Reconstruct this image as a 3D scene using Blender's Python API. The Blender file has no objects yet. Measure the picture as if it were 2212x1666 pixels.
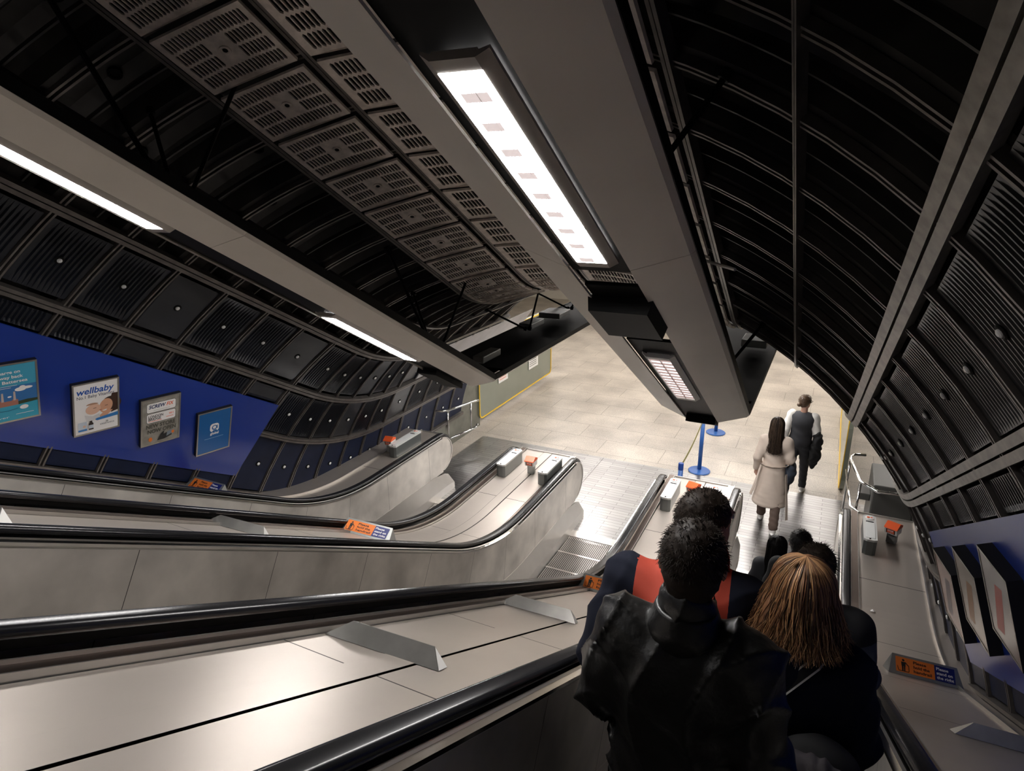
import bpy, bmesh, math, random
import numpy as np
from mathutils import Vector, Matrix
random.seed(7)
S = bpy.context.scene
COL = S.collection
C30, S30, T30 = math.cos(math.pi/6), 0.5, math.tan(math.pi/6)
HC = 4.6786                                   # camera height above the landing floor

# ------------------------------------------------------------------ camera
RM = ((0.89684924, 0.12756616, -0.42354259), (0.44224971, -0.27754426, 0.85286832), (-0.00875468, -0.95220589, -0.30533146))
cd = bpy.data.cameras.new('camera'); cam = bpy.data.objects.new('camera', cd); COL.objects.link(cam)
cd.sensor_fit = 'HORIZONTAL'; cd.sensor_width = 36.0; cd.lens = 36.0*1410.16/2212.0
cd.clip_start = 0.05; cd.clip_end = 100
cam.matrix_world = Matrix(((RM[0][0], -RM[0][1], -RM[0][2], 0), (RM[1][0], -RM[1][1], -RM[1][2], 0), (RM[2][0], -RM[2][1], -RM[2][2], HC), (0, 0, 0, 1)))
S.camera = cam
# ------------------------------------------------------------------ world, exposure
w = bpy.data.worlds.new('world'); S.world = w; w.use_nodes = True
w.node_tree.nodes['Background'].inputs[0].default_value = (0.9, 0.85, 0.8, 1)
w.node_tree.nodes['Background'].inputs[1].default_value = 0.004
S.view_settings.view_transform = 'Standard'; S.view_settings.look = 'None'
S.view_settings.gamma = 1; S.view_settings.exposure = 0.0; S.view_settings.use_curve_mapping = False
LAMP = 64.0           # emission of the escalator fluorescent diffusers
HALL = 48.0           # emission of the concourse diffusers

# ------------------------------------------------------------------ materials
MATS = {}
def mat(name, col, rough=0.5, metal=0.0, emit=0.0, noise=0.0, nscale=20.0, bump=0.0, bscale=60.0, stretch=(1, 1, 1), coat=0.0, rvar=0.0, spec=0.5):
    if name in MATS: return MATS[name]
    m = bpy.data.materials.new(name); m.use_nodes = True; nt = m.node_tree; b = nt.nodes['Principled BSDF']
    b.inputs['Base Color'].default_value = (*col, 1); b.inputs['Roughness'].default_value = rough
    b.inputs['Metallic'].default_value = metal; b.inputs['Specular IOR Level'].default_value = spec
    if coat: b.inputs['Coat Weight'].default_value = coat; b.inputs['Coat Roughness'].default_value = 0.15
    if emit:
        b.inputs['Emission Color'].default_value = (*col, 1); b.inputs['Emission Strength'].default_value = emit
    if noise or bump or rvar:
        tc = nt.nodes.new('ShaderNodeTexCoord'); mp = nt.nodes.new('ShaderNodeMapping'); mp.inputs['Scale'].default_value = stretch
        nt.links.new(tc.outputs['Object'], mp.inputs['Vector'])
    if noise or rvar:
        n = nt.nodes.new('ShaderNodeTexNoise'); n.inputs['Scale'].default_value = nscale; n.inputs['Detail'].default_value = 6
        nt.links.new(mp.outputs[0], n.inputs['Vector'])
        if noise:
            r = nt.nodes.new('ShaderNodeMapRange'); r.inputs['From Min'].default_value = 0.3; r.inputs['From Max'].default_value = 0.7
            r.inputs['To Min'].default_value = 1-noise; r.inputs['To Max'].default_value = 1+noise
            mx = nt.nodes.new('ShaderNodeMix'); mx.data_type = 'RGBA'; mx.blend_type = 'MULTIPLY'; mx.inputs['Factor'].default_value = 1
            mx.inputs['A'].default_value = (*col, 1)
            nt.links.new(n.outputs['Fac'], r.inputs['Value']); nt.links.new(r.outputs[0], mx.inputs['B']); nt.links.new(mx.outputs['Result'], b.inputs['Base Color'])
        if rvar:
            r2 = nt.nodes.new('ShaderNodeMapRange'); r2.inputs['From Min'].default_value = 0.3; r2.inputs['From Max'].default_value = 0.7
            r2.inputs['To Min'].default_value = max(.02, rough-rvar); r2.inputs['To Max'].default_value = rough+rvar
            nt.links.new(n.outputs['Fac'], r2.inputs['Value']); nt.links.new(r2.outputs[0], b.inputs['Roughness'])
    if bump:
        n2 = nt.nodes.new('ShaderNodeTexNoise'); n2.inputs['Scale'].default_value = bscale; n2.inputs['Detail'].default_value = 4
        nt.links.new(mp.outputs[0], n2.inputs['Vector'])
        bp = nt.nodes.new('ShaderNodeBump'); bp.inputs['Strength'].default_value = bump; bp.inputs['Distance'].default_value = 0.01
        nt.links.new(n2.outputs['Fac'], bp.inputs['Height']); nt.links.new(bp.outputs[0], b.inputs['Normal'])
    MATS[name] = m; return m
STEEL = mat('brushed_steel', (.60, .575, .545), .30, .85, noise=.05, nscale=3)
STEELP = mat('steel_panel', (.66, .62, .57), .40, .62, noise=.30, nscale=2.2)
DECK = mat('deck_steel', (.58, .52, .465), .37, .66, noise=.07, nscale=2.0, stretch=(1, .3, 1))
BROWN = mat('brown_steel', (.23, .18, .155), .35, 1)
CHROME = mat('chrome', (.75, .74, .72), .12, 1)
RUBBER = mat('rubber', (.012, .012, .014), .26, 0)
BLACK = mat('black_paint', (.004, .004, .004), .6, spec=.15)
JOINT = mat('joint_dark', (.03, .025, .02), .6)
CREAM = mat('cream_fascia', (.66, .61, .54), .38, 0, noise=.05, nscale=2)
IRON = mat('cast_iron', (.026, .025, .023), .5, 0, noise=.45, nscale=5, bump=.2, bscale=14)
RIBM = mat('rib_metal', (.15, .135, .125), .40, .6, noise=.2, nscale=12)
PALEBAR = mat('pale_rail', (.30, .285, .26), .4, .4, noise=.25, nscale=14, stretch=(1, 1, 1))
LINL = mat('lining_panel', (.010, .012, .018), .28, 0, noise=.25, nscale=5, spec=.5)
LINR = mat('lining_panel_ribbed', (.005, .005, .006), .30, 0, noise=.25, nscale=6, spec=.45)
NAVY = mat('lining_panel_navy', (.007, .012, .034), .5, 0, noise=.2, nscale=5, spec=.2)
GRILLE = mat('grille_paint', (.66, .59, .53), .5, .1, noise=.2, nscale=16, bump=.05, bscale=40)
BOLT = mat('bolt_white', (.95, .95, .93), .25)
WHITE = mat('white_paint', (.78, .77, .74), .4)
LAMPM = mat('lamp_diffuser', (1, .97, .95), .4, emit=LAMP)
LAMPD = mat('lamp_diffuser_dim', (1, .90, .88), .4, emit=1.35)
HALLM = mat('hall_diffuser', (1, .95, .91), .4, emit=HALL)

# ------------------------------------------------------------------ object helpers
def lab(o, label=None, cat=None, group=None, kind=None):
    if label: o['label'] = label
    if cat: o['category'] = cat
    if group: o['group'] = group
    if kind: o['kind'] = kind
    return o
def empty(name, loc=(0, 0, 0), label=None, cat=None, group=None):
    o = bpy.data.objects.new(name, None); COL.objects.link(o); o.location = loc; o.empty_display_size = .1
    return lab(o, label, cat, group)
def mk(name, V, F, m, parent=None, smooth=False, mi=None):
    me = bpy.data.meshes.new(name); me.from_pydata([tuple(map(float, v)) for v in V], [], F)
    for q in (m if isinstance(m, (list, tuple)) else [m]): me.materials.append(q)
    if mi is not None: me.polygons.foreach_set('material_index', mi)
    if smooth: me.polygons.foreach_set('use_smooth', [True]*len(F))
    me.update()
    o = bpy.data.objects.new(name, me); COL.objects.link(o)
    if parent is not None:
        o.parent = parent
        o.matrix_parent_inverse = Matrix.Translation(-Vector(parent.location)) if parent.rotation_euler[:] == (0, 0, 0) else Matrix()
    return o
class B:
    """collects shapes, builds them as one mesh"""
    def __init__(s): s.V = []; s.F = []; s.M = []
    def add(s, V, F, k=0):
        n = len(s.V); s.V += [tuple(v) for v in V]; s.F += [tuple(i+n for i in f) for f in F]; s.M += [k]*len(F)
    def box(s, a, b, k=0, T=None):
        x0, y0, z0 = a; x1, y1, z1 = b
        V = [(x0, y0, z0), (x1, y0, z0), (x1, y1, z0), (x0, y1, z0), (x0, y0, z1), (x1, y0, z1), (x1, y1, z1), (x0, y1, z1)]
        if T: V = [T(*v) for v in V]
        s.add(V, [(0, 3, 2, 1), (4, 5, 6, 7), (0, 1, 5, 4), (1, 2, 6, 5), (2, 3, 7, 6), (3, 0, 4, 7)], k)
    def bevbox(s, a, b, r=.01, k=0, T=None, n=2):
        bm = bmesh.new(); bmesh.ops.create_cube(bm, size=1)
        for v in bm.verts: v.co = Vector([(a[i]+b[i])/2+v.co[i]*(b[i]-a[i]) for i in range(3)])
        bmesh.ops.bevel(bm, geom=bm.edges[:], offset=r, segments=n, affect='EDGES', profile=.5)
        bm.verts.index_update()
        V = [v.co[:] for v in bm.verts]; F = [tuple(v.index for v in f.verts) for f in bm.faces]; bm.free()
        if T: V = [T(*v) for v in V]
        s.add(V, F, k)
    def prism(s, poly, z0, z1, k=0, T=None):
        n = len(poly); V = [(x, y, z0) for x, y in poly]+[(x, y, z1) for x, y in poly]
        if T: V = [T(*v) for v in V]
        s.add(V, [tuple(range(n-1, -1, -1)), tuple(range(n, 2*n))]+[(i, (i+1) % n, (i+1) % n+n, i+n) for i in range(n)], k)
    def tube(s, pts, r, n=8, k=0, caps=True):
        pts = [Vector(p) for p in pts]; rs = r if isinstance(r, (list, tuple)) else [r]*len(pts)
        V = []; prev = None
        for i, p in enumerate(pts):
            d = (pts[min(i+1, len(pts)-1)]-pts[max(i-1, 0)]).normalized()
            if prev is None: u = d.orthogonal().normalized()
            else: u = (prev-d*prev.dot(d)).normalized()
            prev = u; v = d.cross(u)
            for j in range(n):
                a = 2*math.pi*j/n; V.append(p+(u*math.cos(a)+v*math.sin(a))*rs[i])
        F = [(i*n+j, i*n+(j+1) % n, (i+1)*n+(j+1) % n, (i+1)*n+j) for i in range(len(pts)-1) for j in range(n)]
        if caps: F += [tuple(range(n-1, -1, -1)), tuple(range((len(pts)-1)*n, len(pts)*n))]
        s.add(V, F, k)
    def lathe(s, prof, c=(0, 0, 0), n=24, k=0, T=None):
        V = [(c[0]+r*math.cos(2*math.pi*j/n), c[1]+r*math.sin(2*math.pi*j/n), c[2]+z) for r, z in prof for j in range(n)]
        if T: V = [T(*v) for v in V]
        m = len(prof)
        F = [(i*n+j, i*n+(j+1) % n, (i+1)*n+(j+1) % n, (i+1)*n+j) for i in range(m-1) for j in range(n)]
        F += [tuple(range(n-1, -1, -1)), tuple(range((m-1)*n, m*n))]
        s.add(V, F, k)
    def build(s, name, m, parent=None, smooth=False):
        return mk(name, s.V, s.F, m, parent, smooth, s.M)

# ------------------------------------------------------------------ paths: 30 degree incline, valley arc, level run
class Path:
    def __init__(s, yk, z0, R):
        s.R = R; s.L = R*math.tan(math.pi/12); s.yk = yk; s.z0 = z0; s.A = R*math.pi/6
        s.ys = yk-s.L*C30; s.zs = z0+s.L*S30
    def fr(s, t):
        if t <= 0: return s.ys+t*C30, s.zs-t*S30, S30, C30
        if t < s.A:
            a = math.pi/6-t/s.R; cy, cz = s.yk+s.L, s.z0+s.R
            return cy-s.R*math.sin(a), cz-s.R*math.cos(a), math.sin(a), math.cos(a)
        return s.yk+s.L+(t-s.A), s.z0, 0.0, 1.0
    def P(s, t, x, v):
        y, z, ny, nz = s.fr(t); return (x, y+ny*v, z+nz*v)
    def ty(s, y): return s.A+(y-s.yk-s.L)          # station of a level y
    def ts(s, sv, h0):                              # station on the incline of camera-slope distance sv (path sits h0 from the camera line)
        y0 = s.ys*C30-(s.zs-HC)*S30; return sv-y0
    def stations(s, t0, t1, step=.25):
        ts = [t0]; 
        n = 14
        for q in [0]+[s.A*i/n for i in range(1, n)]+[s.A]:
            if t0 < q < t1: ts.append(q)
        ts.append(t1); return sorted(ts)
def sweep(b, path, prof, ts, closed=True, k=0, caps=True):
    n = len(prof); V = [path.P(t, x, v) for t in ts for x, v in prof]; m = len(ts)
    J = n if closed else n-1
    F = [(i*n+j, i*n+(j+1) % n, (i+1)*n+(j+1) % n, (i+1)*n+j) for i in range(m-1) for j in range(J)]
    if closed and caps: F += [tuple(range(n-1, -1, -1)), tuple(range((m-1)*n, m*n))]
    b.add(V, F, k)
ESC = Path(5.05, 0.0, 4.0)                    # floor of the escalator body
TUN = Path(5.77, -0.15, 5.4)                  # tunnel axis
TX, TR = -2.31, 3.65
RIG = Path(6.05, 2.43, 0.12)                  # underside of the light rigs
EX = (-4.469, -2.309, -0.1525)                # escalator centres
G = 0.615
TFLAT8 = ESC.ty(8.0); TTOP = -9.0
def inc(s, x, h):                             # point at distance s down the slope, x across, h off the camera line
    return (x, s*C30+h*S30, HC-s*S30+h*C30)

# ------------------------------------------------------------------ tunnel
def tp(t, phi, r): a = math.radians(phi); return TUN.P(t, TX+r*math.cos(a), r*math.sin(a))
TK0 = 2.54-5.96
RINGS = [TK0+.52*k for k in range(-9, 18)]
def shell(name, p0, p1):
    V = []; F = []; ts = []
    for k in range(len(RINGS)-1):
        for q in (0, .06, .10, .16, .26, .36, .42, .46): ts.append((RINGS[k]+q, {0: 3.70, .06: 3.71, .10: 3.86, .16: 3.93, .26: 3.95, .36: 3.93, .42: 3.86, .46: 3.71}[q]))
    ts.append((RINGS[-1], 3.70)); n = max(4, int((p1-p0)/3))
    ph = [p0+(p1-p0)*j/n for j in range(n+1)]
    for t, r in ts:
        for a in ph: V.append(tp(t, a, r))
    F = [(i*(n+1)+j, i*(n+1)+j+1, (i+1)*(n+1)+j+1, (i+1)*(n+1)+j) for i in range(len(ts)-1) for j in range(n)]
    return lab(mk(name, V, F, IRON, smooth=False), kind='structure')
shell('wall_right', -10, 60); shell('ceiling', 60, 120); shell('wall_left', 120, 190)
ntrim = [0]
def trim(b, m):
    ntrim[0] += 1; return lab(b.build('trim_%d' % ntrim[0], m), kind='structure')
def arcbar(b, t0, t1, p0, p1, r0, r1, n=None, k=0):
    n = n or max(6, int(abs(p1-p0)/3)); V = []; 
    for i in range(n+1):
        a = p0+(p1-p0)*i/n
        V += [tp(t0, a, r0), tp(t1, a, r0), tp(t1, a, r1), tp(t0, a, r1)]
    F = [(i*4+j, i*4+(j+1) % 4, (i+1)*4+(j+1) % 4, (i+1)*4+j) for i in range(n) for j in range(4)]+[(3, 2, 1, 0), (n*4, n*4+1, n*4+2, n*4+3)]
    b.add(V, F, k)
for k, t in enumerate(RINGS[2:-1]):
    b = B()
    for q in (-.026, .008): arcbar(b, t+q, t+q+.014, -4 if t > 1.5 else 8, 184 if t > 1.5 else 172, 3.652, 3.70, 44)
    trim(b, RIBM)
    b = B(); arcbar(b, t+.25, t+.262, 45, 66, 3.69, 3.73, 12); arcbar(b, t+.25, t+.262, 114, 135, 3.69, 3.73, 12); trim(b, IRON)
def rail(phi, wd, m, r0=3.63, r1=3.69, t0=RINGS[0], t1=RINGS[-1]):
    b = B(); d = math.degrees(wd/2/TR); ts = [RINGS[0]]
    ts = TUN.stations(t0, t1)
    for c0, c1 in ((-d, -d*.12), (d*.12, d)):
        V = []
        for t in ts: V += [tp(t, phi+c0, r0), tp(t, phi+c1, r0), tp(t, phi+c1, r1), tp(t, phi+c0, r1)]
        n = len(ts)
        b.add(V, [(i*4+j, i*4+(j+1) % 4, (i+1)*4+(j+1) % 4, (i+1)*4+j) for i in range(n-1) for j in range(4)]+[(3, 2, 1, 0), (n*4-4, n*4-3, n*4-2, n*4-1)])
    trim(b, m)
rail(44.3, .125, PALEBAR); rail(32.2, .11, PALEBAR)
for p, wd in ((22, .06), (10.2, .06), (55, .02), (65.5, .05), (79, .05), (90, .05), (101, .05), (113.1, .05), (125, .035), (158, .06), (169.8, .06)): rail(p, wd, RIBM if p < 60 or p > 66 and p < 120 else RIBM)
rail(135.7, .08, RIBM); rail(147.8, .07, RIBM)
def ribbed(name, t0, t1, p0, p1, m, ribs, label, group, dot=True, r=3.672):
    n = 6; V = []; st = []
    if ribs:
        nr = 11; st = [(t0, r)]
        for i in range(nr):
            a = t0+.03+(t1-t0-.06)*i/nr; d = (t1-t0-.06)/nr
            st += [(a, r), (a+d*.25, r+.016), (a+d*.55, r+.016), (a+d*.8, r)]
        st.append((t1, r))
    else: st = [(t0, r), (t0+.012, r-.004), (t1-.012, r-.004), (t1, r)]
    for t, rr in st:
        for j in range(n+1): V.append(tp(t, p0+(p1-p0)*j/n, rr if 0 < j < n else r))
    F = [(i*(n+1)+j, i*(n+1)+j+1, (i+1)*(n+1)+j+1, (i+1)*(n+1)+j) for i in range(len(st)-1) for j in range(n)]
    V2 = len(V)
    o = mk(name, V, F, m); lab(o, label, 'wall panel', group)
    if dot:
        b = B(); tm = (t0+t1)/2; pm = (p0+p1)/2
        c = Vector(tp(tm, pm, r-.001)); nrm = (Vector(tp(tm, pm, r-1))-c).normalized(); u = (Vector(tp(tm+.01, pm, r))-Vector(tp(tm, pm, r))).normalized(); v = nrm.cross(u)
        def Tm(x, y, z): return c+u*x+v*y+nrm*z
        b.lathe([(.032, 0), (.034, .006), (.026, .010), (.014, .010)], n=16, k=0, T=Tm)
        b.lathe([(.019, .008), (.018, .016), (.010, .021)], n=12, k=1, T=Tm)
        b.build('rivet_boss', [BLACK, BOLT], o)
    return o
for side in (1, -1):
    word = 'right' if side > 0 else 'left'
    for k in range(4, len(RINGS)-1):
        t0, t1 = RINGS[k]+.035, RINGS[k+1]-.035
        s0 = RINGS[k]+5.96
        if side > 0 and t0 > 3.2: continue
        rows = [(33.4, 42.8, 'upper'), (22.7, 31.0, 'middle'), (10.9, 21.3, 'lower')]
        if t0 > 1.5: rows.append((-1, 9.6, 'bottom'))
        for a, c, rw in rows:
            hidden = rw in ('middle', 'lower') and s0 > -10 and s0+.52 < (5.7 if side < 0 else 6.1)
            if hidden and rw == 'middle': a = 28.3
            if hidden and rw == 'lower': c = 13.4
            p0, p1 = (a, c) if side > 0 else (180-c, 180-a)
            ribs = (k % 7 not in (0, 4)) if side < 0 else (k not in (16, 17, 18))
            if rw in ('lower', 'bottom'): ribs = False
            m = (LINR if side > 0 else LINL) if rw in ('upper', 'middle') else NAVY
            ribbed('lining_panel', t0, t1, p0, p1, m, ribs, 'dark %s lining panel in the %s row of the %s tunnel wall' % ('ribbed' if ribs else 'smooth', rw, word),
                   'dark %s lining panels, %s row, %s wall' % ('ribbed' if ribs else 'smooth', rw, word), dot=not hidden and rw != 'bottom')
# round grout plugs in the iron segments
for k, ph in ((4, 121), (5, 126), (6, 131), (8, 121), (9, 127), (11, 123), (7, 118), (10, 118), (6, 60), (9, 58), (12, 61)):
    c = Vector(tp(RINGS[k]+.26, ph, 3.945)); nn = (Vector(tp(RINGS[k]+.26, ph, 2.9))-c).normalized(); u = nn.orthogonal().normalized(); v = nn.cross(u)
    b = B(); b.lathe([(.045, 0), (.045, .022), (.030, .024), (.026, .012)], n=16, T=lambda x, y, z: c+u*x+v*y+nn*z)
    lab(b.build('grout_plug', BLACK), 'round dark plug in a cast iron lining segment of the %s vault' % ('left' if ph > 90 else 'right'), 'lining plug', 'round plugs in the iron lining, %s vault' % ('left' if ph > 90 else 'right'))
# vented grille panels along the crown
def grille(t0, t1, p0, p1, cols, rows, rosette, label, group):
    r = 3.60; b = B(); bt = .035*(t1-t0)/.46; bp = .45
    def q(u, v, dr=0): return tp(t0+u*(t1-t0), p0+v*(p1-p0), r+dr)
    mu, mv = .06, .05 if (p1-p0) > 10.2 else .09
    cu, cv = (1-2*mu)/rows, (1-2*mv)/cols
    def quad(u0, v0, u1, v1): b.add([q(u0, v0), q(u1, v0), q(u1, v1), q(u0, v1)], [(0, 1, 2, 3)])
    N = 4
    for i in range(cols):
        v0 = mv+cv*i; quad(0, v0, mu, v0+cv); quad(1-mu, v0, 1, v0+cv)
    for v0, v1 in ((0, mv), (1-mv, 1)): quad(0, v0, 1, v1)
    for i in range(cols):
        for j in range(rows):
            u0, v0 = mu+cu*j, mv+cv*i; um, vm = u0+cu/2, v0+cv/2
            if rosette and abs(um-.5) < cu*1.01 and abs(vm-.5) < cv*2.51: quad(u0, v0, u0+cu, v0+cv); continue
            hw, hh, ch = cu*.45, cv*.37, cu*.10
            O = [(u0, v0), (um, v0), (u0+cu, v0), (u0+cu, vm), (u0+cu, v0+cv), (um, v0+cv), (u0, v0+cv), (u0, vm)]
            I = [(um-hw+ch, vm-hh), (um, vm-hh), (um+hw-ch, vm-hh), (um+hw, vm), (um+hw-ch, vm+hh), (um, vm+hh), (um-hw+ch, vm+hh), (um-hw, vm)]
            b.add([q(*p) for p in O]+[q(*p) for p in I]+[q(*p, .012) for p in I],
                  [(k, (k+1) % 8, (k+1) % 8+8, k+8) for k in range(8)]+[(k+8, (k+1) % 8+8, (k+1) % 8+16, k+16) for k in range(8)])
    # rim
    for (a, c) in (((0, 0), (1, 0)), ((1, 0), (1, 1)), ((1, 1), (0, 1)), ((0, 1), (0, 0))):
        b.add([q(*a), q(*c), q(*c, .02), q(*a, .02)], [(0, 1, 2, 3)])
    o = b.build('ceiling_grille', GRILLE); lab(o, label, 'ceiling panel', group)
    if rosette:
        b = B(); c = Vector(q(.5, .5)); nn = (Vector(q(.5, .5, -1))-c).normalized(); u = (Vector(q(.6, .5))-c).normalized(); v = nn.cross(u)
        def Tm(x, y, z): return c+u*x+v*y+nn*z
        b.lathe([(.034, 0), (.034, .008), (.022, .008), (.018, .004)], n=18, T=Tm); b.lathe([(.016, .004), (.015, .006), (.010, .005)], n=12, k=1, T=Tm)
        b.build('rosette', [GRILLE, BLACK], o)
for k in range(5, 20):
    t0, t1 = RINGS[k]+.025, RINGS[k+1]-.025
    for p0, p1, cols, ros, nm in ((66.3, 78, 20, True, 'right edge'), (80, 89.2, 14, False, 'right inner'), (90.8, 100.2, 14, False, 'left inner'), (101.8, 112.2, 22, True, 'left edge')):
        grille(t0, t1, p0, p1, cols, 4 if ros else 3, ros, 'pale slotted grille panel in the %s row of the tunnel crown' % nm, 'slotted grilles, %s row of the crown' % nm)

# ------------------------------------------------------------------ escalators
NY, NZ, NR = 7.72, .655, .315                 # newel turn
STP = Path(5.25, 0.0, 1.6)
def stepmat():
    m = bpy.data.materials.new('step_tread'); m.use_nodes = True; nt = m.node_tree; b = nt.nodes['Principled BSDF']
    b.inputs['Metallic'].default_value = 1; b.inputs['Roughness'].default_value = .34
    tc = nt.nodes.new('ShaderNodeTexCoord'); sx = nt.nodes.new('ShaderNodeSeparateXYZ'); nt.links.new(tc.outputs['Object'], sx.inputs[0])
    mu = nt.nodes.new('ShaderNodeMath'); mu.operation = 'MULTIPLY'; mu.inputs[1].default_value = 2*math.pi/.0235; nt.links.new(sx.outputs[0], mu.inputs[0])
    sn = nt.nodes.new('ShaderNodeMath'); sn.operation = 'SINE'; nt.links.new(mu.outputs[0], sn.inputs[0])
    cr = nt.nodes.new('ShaderNodeValToRGB'); cr.color_ramp.elements[0].position = .35; cr.color_ramp.elements[0].color = (.05, .048, .045, 1); cr.color_ramp.elements[1].position = .6; cr.color_ramp.elements[1].color = (.42, .40, .38, 1)
    mr = nt.nodes.new('ShaderNodeMapRange'); mr.inputs['From Min'].default_value = -1; nt.links.new(sn.outputs[0], mr.inputs['Value']); nt.links.new(mr.outputs[0], cr.inputs[0]); nt.links.new(cr.outputs[0], b.inputs['Base Color'])
    bp = nt.nodes.new('ShaderNodeBump'); bp.inputs['Strength'].default_value = .5; bp.inputs['Distance'].default_value = .004; nt.links.new(mr.outputs[0], bp.inputs['Height']); nt.links.new(bp.outputs[0], b.inputs['Normal'])
    return m
STEPM = stepmat()
def hand_path(dv=0):
    pts = []
    for t in ESC.stations(TTOP, ESC.ty(NY)):
        y, z, ny, nz = ESC.fr(t); pts.append((y+ny*.97, z+nz*.97, ny, nz))
    for i in range(1, 19):
        a = math.pi/2-math.pi*i/18; pts.append((NY+NR*math.cos(a), NZ+NR*math.sin(a), math.cos(a), math.sin(a)))
    pts.append((NY-.5, NZ-NR, 0, -1)); return pts
def escalator(ex, label):
    e = empty('escalator', (ex, 8.0, 0), label, 'escalator', 'escalators side by side down the incline')
    hp = hand_path()
    for sd in (-1, 1):
        # handrail belt
        prof = [(-.040, -.016), (-.036, -.004), (-.022, .0), (.022, .0), (.036, -.004), (.040, -.016), (.038, -.030), (.024, -.036), (-.024, -.036), (-.038, -.030)]
        V = []
        for y, z, ny, nz in hp: V += [(ex+sd*G+px, y+ny*pv, z+nz*pv) for px, pv in prof]
        n = len(prof); m = len(hp)
        F = [(i*n+j, i*n+(j+1) % n, (i+1)*n+(j+1) % n, (i+1)*n+j) for i in range(m-1) for j in range(n)]+[tuple(range(n-1, -1, -1)), tuple(range((m-1)*n, m*n))]
        mk('handrail', V, F, RUBBER, e, smooth=True)
        # guide under the belt and bright capping
        V = []; prof = [(-.022, -.036), (.022, -.036), (.022, -.062), (-.022, -.062)]
        for y, z, ny, nz in hp: V += [(ex+sd*G+px, y+ny*pv, z+nz*pv) for px, pv in prof]
        F = [(i*4+j, i*4+(j+1) % 4, (i+1)*4+(j+1) % 4, (i+1)*4+j) for i in range(m-1) for j in range(4)]
        mk('handrail_guide', V, F, BLACK, e)
        b = B(); q = [(ex+sd*(G-.052), .900), (ex+sd*(G-.052), .918), (ex+sd*(G-.074), .912), (ex+sd*(G-.074), .898)]
        sweep(b, ESC, q, ESC.stations(TTOP, ESC.ty(NY))); b.build('inner_trim', CHROME, e)
        b = B(); xi = ex+sd*(G-.062)          # inner face
        # inner balustrade panel, swept, with dark joints
        js = [ESC.ty(7.35), ESC.ty(6.35)]+[ESC.ty(5.45)-.95*i for i in range(14)]
        ts = ESC.stations(TTOP, ESC.ty(NY))
        tt = sorted(set(ts+[j-.002 for j in js]+[j+.002 for j in js]))
        rows = [(.36, 0), (.62, 0), (.885, 0), (.893, 1), (.905, 0), (.925, -.012)]
        V = [ESC.P(t, xi+sd*q[1]*.0+(sd*.02 if i == len(rows)-1 else (-sd*.006 if i in (3, 4) else 0)), q[0]) for t in tt for i, q in enumerate(rows)]
        nr = len(rows); F = []; MI = []
        for i in range(len(tt)-1):
            jn = any(abs((tt[i]+tt[i+1])/2-j) < .0021 for j in js)
            for r in range(nr-1):
                F.append((i*nr+r, i*nr+r+1, (i+1)*nr+r+1, (i+1)*nr+r)); MI.append(1 if (jn and r < 2) else (2 if r in (2, 3, 4) else 0))
        b.V = V; b.F = F; b.M = MI
        # newel half disc, both faces and rim
        N = 18; rim = [(NY+(NR-.045)*math.cos(math.pi/2-math.pi*i/N), NZ+(NR-.045)*math.sin(math.pi/2-math.pi*i/N)) for i in range(N+1)]
        for xx in (xi, ex+sd*(G+.05)):
            b.add([(xx, NY, NZ)]+[(xx, y, z) for y, z in rim], [(0, i+1, i+2) for i in range(N)])
        rim2 = [(NY+(NR-.062)*math.cos(math.pi/2-math.pi*i/N), NZ+(NR-.062)*math.sin(math.pi/2-math.pi*i/N)) for i in range(N+1)]
        b.add([(xi, y, z) for y, z in rim]+[(ex+sd*(G+.05), y, z) for y, z in rim], [(i, i+1, i+N+2, i+N+1) for i in range(N)], 2)
        xr = xi-sd*.008
        b.add([(xr, y, z) for y, z in rim]+[(xr, y, z) for y, z in rim2]+[(xi, y, z) for y, z in rim2], [(i, i+1, i+N+2, i+N+1) for i in range(N)]+[(i+N+1, i+N+2, i+2*N+3, i+2*N+2) for i in range(N)], 2)
        b.build('balustrade', [STEELP, JOINT, STEEL], e, smooth=False)
        # sloping inner deck and skirt
        b = B(); ts2 = ESC.stations(TTOP, ESC.ty(7.45))
        xo, xs = ex+sd*(G-.060), ex+sd*.503
        pr = [(xo, .375), (xo-sd*.006, .375), (xs, .13), (xs, -.12), (xs+sd*.02, -.12), (xo+sd*.01, .36)]
        V = [ESC.P(t, x, v) for t in ts2 for x, v in pr]
        for y, sc in ((7.65, .98), (7.80, .88), (7.90, .70), (7.95, .35), (7.96, 0)):
            V += [(x+(xo-x)*(1-sc)*.8, y-(.0 if v > .3 else 0)+(.10*sc if v < .3 else -.05), max(-.02, v*sc if v < .3 else .35-.25*(1-sc))) for x, v in pr]
        n = len(pr); m = len(ts2)+5
        F = [(i*n+j, i*n+(j+1) % n, (i+1)*n+(j+1) % n, (i+1)*n+j) for i in range(m-1) for j in range(n)]+[tuple(range((m-1)*n, m*n))]
        mk('inner_deck', V, F, STEEL, e)
    # steps
    y = 7.38; i = 0
    while y > -3.2:
        yf = y; yb = y-.40
        def zl(yy):
            if yy >= STP.yk+STP.L: return 0
            lo, hi = -12, STP.A+1
            for _ in range(30):
                md = (lo+hi)/2
                if STP.fr(md)[0] < yy: lo = md
                else: hi = md
            return STP.fr(lo)[1]
        z = zl(yf)
        b = B(); b.box((ex-.50, yb+.006, z-.03), (ex+.50, yf, z)); b.box((ex-.50, yf-.012, z-.24), (ex+.50, yf, z-.03), 1)
        b.box((ex-.50, yf-.03, z), (ex+.50, yf-.004, z+.003), 2)
        b.build('step', [STEPM, JOINT, STEEL], e); y -= .40; i += 1
    b = B(); b.box((ex-.53, 7.36, -.03), (ex+.53, 7.52, .012)); 
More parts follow.
